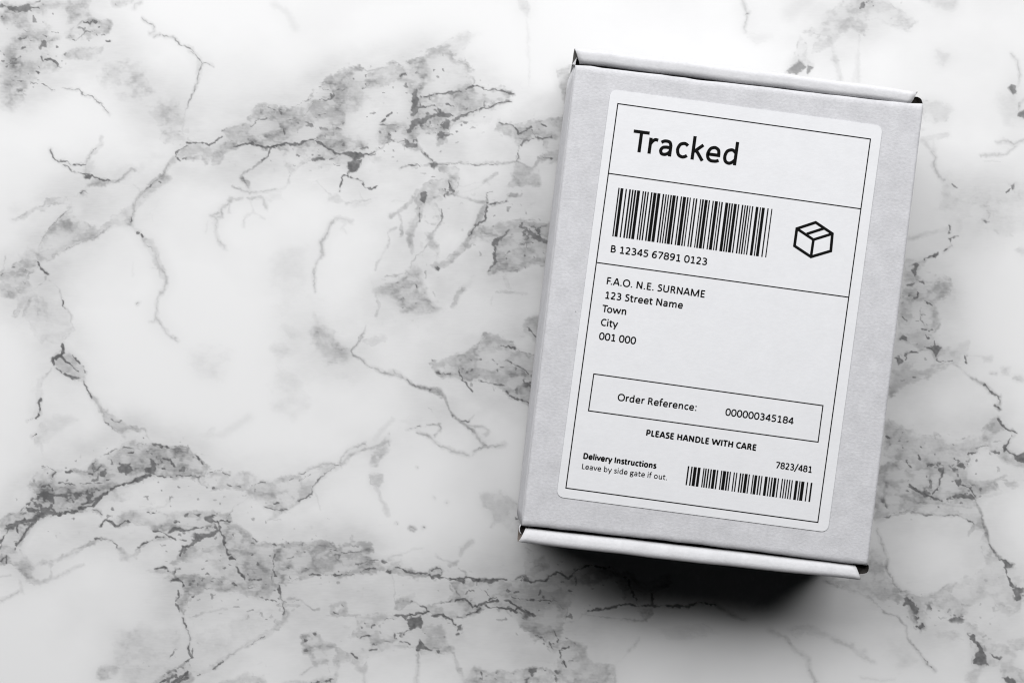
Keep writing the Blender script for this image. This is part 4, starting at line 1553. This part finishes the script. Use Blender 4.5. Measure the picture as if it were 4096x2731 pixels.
class Ink:
    def __init__(self): self.v = []; self.f = []; self.n = 0
    def strip(self, pts, w, closed=False, cap=0.0):
        P = [Vector(p) for p in pts]
        Q = [P[0]]
        for p in P[1:]:
            if (p - Q[-1]).length > 1e-4: Q.append(p)
        P = Q
        if closed and (P[0] - P[-1]).length < 1e-3: P = P[:-1]
        N = len(P)
        if N < 2: return
        if not closed and cap:
            d0 = (P[0] - P[1]).normalized(); d1 = (P[-1] - P[-2]).normalized()
            P[0] = P[0] + d0 * cap; P[-1] = P[-1] + d1 * cap
        z = INKZ + (self.n % 9) * 1.2e-6; self.n += 1
        base = len(self.v)
        for i in range(N):
            if closed:
                d0 = (P[i] - P[i - 1]).normalized(); d1 = (P[(i + 1) % N] - P[i]).normalized()
            else:
                d0 = (P[i] - P[max(i - 1, 0)]); d1 = (P[min(i + 1, N - 1)] - P[i])
                d0 = d0.normalized() if d0.length > 0 else d1.normalized()
                d1 = d1.normalized() if d1.length > 0 else d0
            t = (d0 + d1)
            t = t.normalized() if t.length > 1e-3 else d1
            nrm = Vector((-t.y, t.x))
            k_ = 1 / max(.45, nrm.dot(Vector((-d1.y, d1.x))))
            self.v.append((*(P[i] + nrm * w / 2 * k_), z)); self.v.append((*(P[i] - nrm * w / 2 * k_), z))
        for i in range(N if closed else N - 1):
            a = base + 2 * i; b_ = base + 2 * ((i + 1) % N)
            self.f.append((a, b_, b_ + 1, a + 1))
    def poly(self, pts):
        z = INKZ + (self.n % 9) * 1.2e-6; self.n += 1
        base = len(self.v)
        self.v += [(x, y, z) for x, y in pts]
        self.f.append(tuple(range(base, base + len(pts))))
    def build(self, name, text=None):
        o = mesh_obj(name, [pt(*p) for p in self.v], self.f, M_ink, label)
        me_ = o.data
        nrm = [p for p in me_.polygons if p.normal.z < 0]
        if nrm:
            bm_ = bmesh.new(); bm_.from_mesh(me_); bm_.faces.ensure_lookup_table()
            bmesh.ops.reverse_faces(bm_, faces=[f for f in bm_.faces if f.normal.z < 0]); bm_.to_mesh(me_); bm_.free()
        if text: o['label'] = text
        return o

# a humanist sans drawn as pen strokes, in thousandths of the type size
def spl(pts, n_=7):
    out_ = []
    P = [pts[0]] + list(pts) + [pts[-1]]
    for i in range(1, len(P) - 2):
        p0, p1, p2, p3 = P[i - 1], P[i], P[i + 1], P[i + 2]
        for k_ in range(n_):
            t = k_ / n_
            out_.append(tuple(.5 * (2 * p1[c] + (p2[c] - p0[c]) * t + (2 * p0[c] - 5 * p1[c] + 4 * p2[c] - p3[c]) * t * t + (3 * p1[c] - p0[c] - 3 * p2[c] + p3[c]) * t ** 3) for c in (0, 1)))
    out_.append(tuple(pts[-1]))
    return out_
def ell(cx, cy, rx, ry, e=2.25, n_=36):
    out_ = []
    for k_ in range(n_):
        a = 2 * math.pi * k_ / n_
        c, s = math.cos(a), math.sin(a)
        out_.append((cx + rx * math.copysign(abs(c) ** (2 / e), c), cy + ry * math.copysign(abs(s) ** (2 / e), s)))
    return ('o', out_)
def arch(x0, x1, foot=0):
    return spl([(x0, 290), (x0 + (x1 - x0) * .3, 392), (x0 + (x1 - x0) * .6, 430), (x0 + (x1 - x0) * .9, 392), (x1, 290)]) + [(x1, foot)]
def dot(x, y): return [(x, y - 52), (x, y + 52)]
six = spl([(415, 580), (330, 590), (215, 550), (115, 400), (92, 230), (130, 90), (250, 40), (365, 80), (408, 190), (370, 310), (260, 352), (165, 312), (98, 225)])
GL = {
 ' ': (226, []),
 'T': (487, [[(243, 0), (243, 600)], [(12, 590), (475, 590)]]),
 'B': (544, [[(128, 0), (128, 632)], [(128, 590)] + spl([(250, 590), (350, 570), (392, 470), (350, 365), (250, 338)]) + [(128, 338)],
            [(250, 338)] + spl([(270, 338), (400, 310), (446, 190), (390, 70), (260, 42)]) + [(128, 42)]]),
 'F': (459, [[(128, 0), (128, 632)], [(128, 590), (415, 590)], [(128, 308), (390, 308)]]),
 'A': (579, [[(46, 0), (272, 620)], [(533, 0), (307, 620)], [(250, 592), (329, 592)], [(130, 188), (450, 188)]]),
 'O': (662, [ell(331, 316, 262, 286)]),
 'N': (646, [[(126, 0), (126, 632)], [(520, 0), (520, 632)], [(135, 610), (511, 22)]]),
 'E': (488, [[(128, 0), (128, 632)], [(128, 590), (425, 590)], [(128, 328), (398, 328)], [(128, 42), (428, 42)]]),
 'S': (459, [spl([(388, 548), (320, 583), (235, 590), (150, 556), (116, 480), (155, 400), (250, 345), (345, 285), (382, 190), (340, 95), (230, 42), (130, 52), (60, 92)])]),
 'U': (642, [[(123, 632)] + spl([(123, 240), (150, 120), (225, 55), (321, 40), (417, 55), (492, 120), (519, 240)]) + [(519, 632)]]),
 'R': (543, [[(128, 0), (128, 632)], [(128, 590)] + spl([(240, 590), (350, 570), (400, 465), (350, 345), (240, 316)]) + [(128, 316)], spl([(240, 316), (320, 285), (370, 200)]) + [(468, 0)]]),
 'M': (855, [[(126, 0), (126, 632)], [(729, 0), (729, 632)], [(145, 610), (418, 20)], [(710, 610), (437, 20)]]),
 'C': (533, [spl([(484, 525), (415, 575), (330, 590), (205, 550), (115, 440), (90, 312), (115, 180), (205, 75), (330, 42), (415, 55), (486, 100)])]),
 'P': (517, [[(128, 0), (128, 632)], [(128, 590)] + spl([(240, 590), (370, 565), (428, 430), (370, 290), (240, 255)]) + [(128, 255)]]),
 'L': (420, [[(128, 0), (128, 632)], [(128, 42), (398, 42)]]),
 'H': (623, [[(128, 0), (128, 632)], [(495, 0), (495, 632)], [(128, 335), (495, 335)]]),
 'D': (615, [[(128, 0), (128, 632)], [(128, 590)] + spl([(230, 590), (400, 560), (505, 450), (530, 320), (505, 185), (400, 72), (230, 42)]) + [(128, 42)]]),
 'W': (890, [[(34, 632), (225, 20)], [(225, 20), (445, 600)], [(445, 600), (665, 20)], [(665, 20), (856, 632)]]),
 'I': (252, [[(126, 0), (126, 632)]]),
 'a': (479, [spl([(85, 372), (150, 415), (235, 430), (330, 405), (368, 310)]) + [(368, 0)], [(368, 255)] + spl([(250, 255), (150, 232), (96, 150), (125, 60), (205, 38), (295, 70), (368, 145)])]),
 'c': (423, [spl([(380, 378), (320, 420), (250, 430), (150, 380), (96, 235), (140, 90), (240, 38), (320, 52), (386, 98)])]),
 'k': (455, [[(122, 0), (122, 685)], [(150, 235), (395, 462)], [(205, 290), (420, 0)]]),
 'e': (498, [[(92, 222), (412, 222)] + spl([(412, 260), (390, 370), (320, 422), (255, 430), (155, 380), (94, 230), (125, 100), (200, 45), (290, 38), (370, 50), (432, 82)])]),
 'd': (525, [[(404, 0), (404, 685)], spl([(404, 350), (330, 415), (255, 430), (145, 375), (95, 230), (125, 90), (220, 38), (310, 68), (404, 160)])]),
 'r': (349, [[(122, 0), (122, 466)], spl([(122, 280), (180, 375), (255, 428), (335, 418)])]),
 't': (335, [[(135, 580)] + spl([(135, 150), (155, 65), (220, 38), (305, 50)]), [(18, 425), (308, 425)]]),
 'o': (527, [ell(263, 233, 172, 196)]),
 'w': (715, [[(34, 466), (195, 22)], [(195, 22), (357, 446)], [(357, 446), (520, 22)], [(520, 22), (681, 466)]]),
 'n': (525, [[(122, 0), (122, 466)], arch(122, 404)]),
 'm': (799, [[(122, 0), (122, 466)], arch(122, 400), arch(400, 678)]),
 'i': (229, [[(114, 0), (114, 466)], dot(114, 610)]),
 'y': (453, [[(32, 466), (232, 20)], [(422, 466), (232, -10), (155, -185)]]),
 'l': (229, [[(114, 0), (114, 685)]]),
 'f': (305, [[(128, 0)] + spl([(128, 540), (150, 630), (215, 665), (300, 655)]), [(14, 425), (282, 425)]]),
 'v': (452, [[(32, 466), (226, 22)], [(226, 22), (420, 466)]]),
 'b': (525, [[(122, 0), (122, 685)], spl([(122, 320), (200, 410), (285, 430), (385, 375), (432, 235), (400, 90), (305, 38), (210, 62), (122, 140)])]),
 's': (391, [spl([(332, 395), (265, 426), (185, 426), (110, 385), (108, 318), (170, 262), (260, 215), (322, 145), (298, 70), (210, 38), (120, 48), (55, 85)])]),
 'g': (471, [ell(220, 310, 132, 118), [(285, 418), (445, 424)], spl([(128, 235), (92, 170), (130, 112), (290, 92), (395, 40), (385, -75), (270, -140), (140, -135), (72, -70), (110, 20), (170, 70)])]),
 'u': (525, [[(122, 466)] + spl([(122, 175), (145, 80), (225, 38), (315, 72), (404, 165)]), [(404, 0), (404, 466)]]),
 '0': (507, [ell(253, 316, 182, 286)]),
 '1': (507, [[(275, 0), (275, 615)], [(275, 605), (95, 500)], [(95, 40), (438, 40)]]),
 '2': (507, [spl([(78, 525), (150, 578), (240, 592), (340, 555), (372, 460), (335, 345), (225, 205), (78, 55)]), [(70, 42), (432, 42)]]),
 '3': (507, [spl([(82, 555), (165, 590), (260, 590), (355, 535), (360, 430), (295, 350), (170, 326)]), spl([(170, 326), (300, 312), (390, 245), (392, 140), (325, 60), (205, 40), (65, 78)])]),
 '4': (507, [[(340, 615), (52, 180)], [(40, 165), (482, 165)], [(350, 0), (350, 632)]]),
 '5': (507, [[(112, 590), (420, 590)], [(138, 590), (124, 345)], spl([(124, 345), (225, 365), (320, 345), (395, 265), (392, 150), (325, 62), (195, 40), (70, 70)])]),
 '6': (507, [six]),
 '7': (507, [[(52, 590), (458, 590)], [(440, 585), (170, 0)]]),
 '8': (507, [ell(253, 462, 148, 130), ell(253, 186, 174, 146)]),
 '9': (507, [[(506 - x, 632 - y) for x, y in six]]),
 '.': (252, [dot(126, 50)]), ':': (267, [dot(134, 50), dot(134, 415)]),
 '/': (386, [[(30, -100), (352, 690)]]),
}
KERN = {('T', 'r'): -75, ('T', 'o'): -85, ('F', '.'): -90, ('A', '.'): 0, ('W', 'I'): 0, ('f', ' '): 0, ('v', 'e'): -15, ('r', 'y'): 0, ('y', ' '): 0}

def write(text, p0, p1, cap, bold=False, weight=None):
    """set a line so that its ink runs from p0 to p1 along the baseline"""
    st = (weight or 120) * (1.36 if bold else 1.0)
    em = cap / 632.0
    pen = 0; place = []
    for i, ch in enumerate(text):
        adv, strokes = GL[ch]
        if i: pen += KERN.get((text[i - 1], ch), 0)
        place.append((pen, strokes)); pen += adv * (1.03 if bold else 1)
    xs = []
    for px_, strokes in (place[0], place[-1]):
        pts_ = [p for s in strokes for p in (s[1] if isinstance(s, tuple) else s)]
        vert = st * .5
        xs.append((px_ + min(p[0] for p in pts_), px_ + max(p[0] for p in pts_), px_))
    x0 = xs[0][0] - (0 if text[0] == 'T' else st * .45); x1 = xs[1][1] + st * .4
    d = Vector((p1[0] - p0[0], p1[1] - p0[1])); width = d.length; d.normalize()
    up = Vector((d.y, -d.x))
    emx = width / (x1 - x0)
    ink = Ink()
    for k_, (px_, strokes) in enumerate(place):
        for s in strokes:
            closed = isinstance(s, tuple)
            pts_ = s[1] if closed else s
            Q = [Vector(p0) + d * ((px_ + x - x0) * emx) + up * (y * em) for x, y in pts_]
            ink.strip(Q, st * em, closed)
    return ink.build('printed_text', 'line of black print reading ' + text)

write('Tracked', (2523.7, 606), (2942.5, 663), 87, weight=96)
write('B 12345 67891 0123', (2441.7, 1009), (2826, 1061.5), 28.5)
write('F.A.O. N.E. SURNAME', (2425.8, 1136.6), (2819.2, 1191), 28.5)
write('123 Street Name', (2418.2, 1193.5), (2729.9, 1235), 28.5)
write('Town', (2407, 1247.3), (2502.9, 1260), 28.5)
write('City', (2402, 1302), (2470, 1311), 28.5)
write('001 000', (2394.4, 1357), (2541.6, 1377), 28.5)
write('Order Reference:', (2469, 1601), (2783.7, 1643), 27.8)
write('000000345184', (2899.6, 1660), (3174.3, 1697), 27.8)
write('PLEASE HANDLE WITH CARE', (2583.5, 1741), (3025, 1801.5), 23.8, bold=True)
write('7823/481', (3100, 1871), (3246.8, 1890), 26)
write('Delivery Instructions', (2332.4, 1833), (2624.4, 1873), 23, bold=True)
write('Leave by side gate if out.', (2327, 1874), (2666.3, 1919), 21.5, weight=100)

def zoomed(ox, oy, sc): return lambda x, y: (ox + x / sc, oy + y / sc)
z6 = zoomed(2380, 700, 2.2189); z7 = zoomed(2220, 1440, 2.0276)

def barcode(a_top, b_top, a_bot, b_bot, bars, x_a, x_b, text):
    ink = Ink()
    for x0, x1 in bars:
        t0 = (x0 - .9 - x_a) / (x_b - x_a); t1 = (x1 + .9 - x_a) / (x_b - x_a)
        ink.poly([lerp(a_top, b_top, t0), lerp(a_top, b_top, t1), lerp(a_bot, b_bot, t1), lerp(a_bot, b_bot, t0)])
    return ink.build('barcode', text)
B1 = [(208, 218), (228, 252), (273, 283), (305, 318), (330, 342), (352, 366), (375, 400), (424, 434), (444, 455), (467, 478), (498, 510), (520, 546), (555, 580), (602, 614), (626, 636), (648, 657), (670, 682), (690, 716), (726, 738), (762, 772), (782, 808), (818, 830), (842, 850), (874, 884), (896, 908), (934, 942), (952, 966), (975, 1000), (1010, 1020), (1044, 1054), (1065, 1090), (1102, 1110), (1122, 1134), (1158, 1182), (1190, 1202), (1212, 1224), (1234, 1258), (1270, 1280), (1304, 1316), (1328, 1338), (1348, 1360), (1372, 1380), (1394, 1404), (1428, 1450), (1464, 1472), (1482, 1506), (1530, 1540), (1565, 1573)]
barcode(z6(208, 115), z6(1575, 303), z6(153, 545), z6(1519, 733), B1, 208, 1575, 'wide barcode above the parcel number')
B2 = [(1078, 1088), (1106, 1116), (1126, 1150), (1160, 1180), (1204, 1212), (1220, 1230), (1240, 1250), (1262, 1272), (1282, 1304), (1314, 1324), (1348, 1356), (1364, 1388), (1396, 1408), (1418, 1426), (1450, 1458), (1470, 1478), (1500, 1510), (1520, 1530), (1540, 1562), (1572, 1580), (1604, 1612), (1620, 1640), (1652, 1662), (1674, 1682), (1704, 1724), (1736, 1744), (1756, 1766), (1776, 1796), (1808, 1816), (1840, 1848), (1860, 1868), (1880, 1888), (1900, 1908), (1920, 1928), (1950, 1970), (1982, 1990), (1998, 2022), (2044, 2052), (2074, 2086)]
barcode(z7(1078, 857), z7(2086, 993), z7(1058, 1011), z7(2066, 1148), B2, 1078, 2086, 'small low barcode near the bottom edge')

ic = Ink()
I_ = dict(t=(1957, 422), l=(1790, 477), r=(2105, 522), c=(1937, 575), bl=(1769, 630), b=(1915, 727), br=(2091, 675), s0=(1878, 524), s1=(2034, 474))
for chain in ('l t r br b bl l', ):
    ic.strip([z6(*I_[k_]) for k_ in chain.split()], 11.5, True)
for a, b_ in (('l', 'c'), ('r', 'c'), ('c', 'b'), ('s0', 's1')):
    ic.strip([z6(*I_[a]), z6(*I_[b_])], 11.0)
ic.build('box_icon', 'outline drawing of a taped carton')

fr = Ink()
LW = 4.5
fr.strip([(2471, 416), (3481, 557.5), (3270.5, 2087.5), (2263.5, 1950.5)], LW, True)
fr.strip([(2434.5, 694.5), (3441.5, 836)], LW)
fr.strip([(2388, 1050.5), (3394.5, 1189)], LW)
fr.build('ruled_frame', 'thin black frame with two dividing rules')
fr = Ink()
fr.strip([(2375, 1495), (3291, 1621.5), (3271.5, 1767), (2354, 1642)], LW, True)
fr.build('reference_frame', 'thin black box round the order reference')
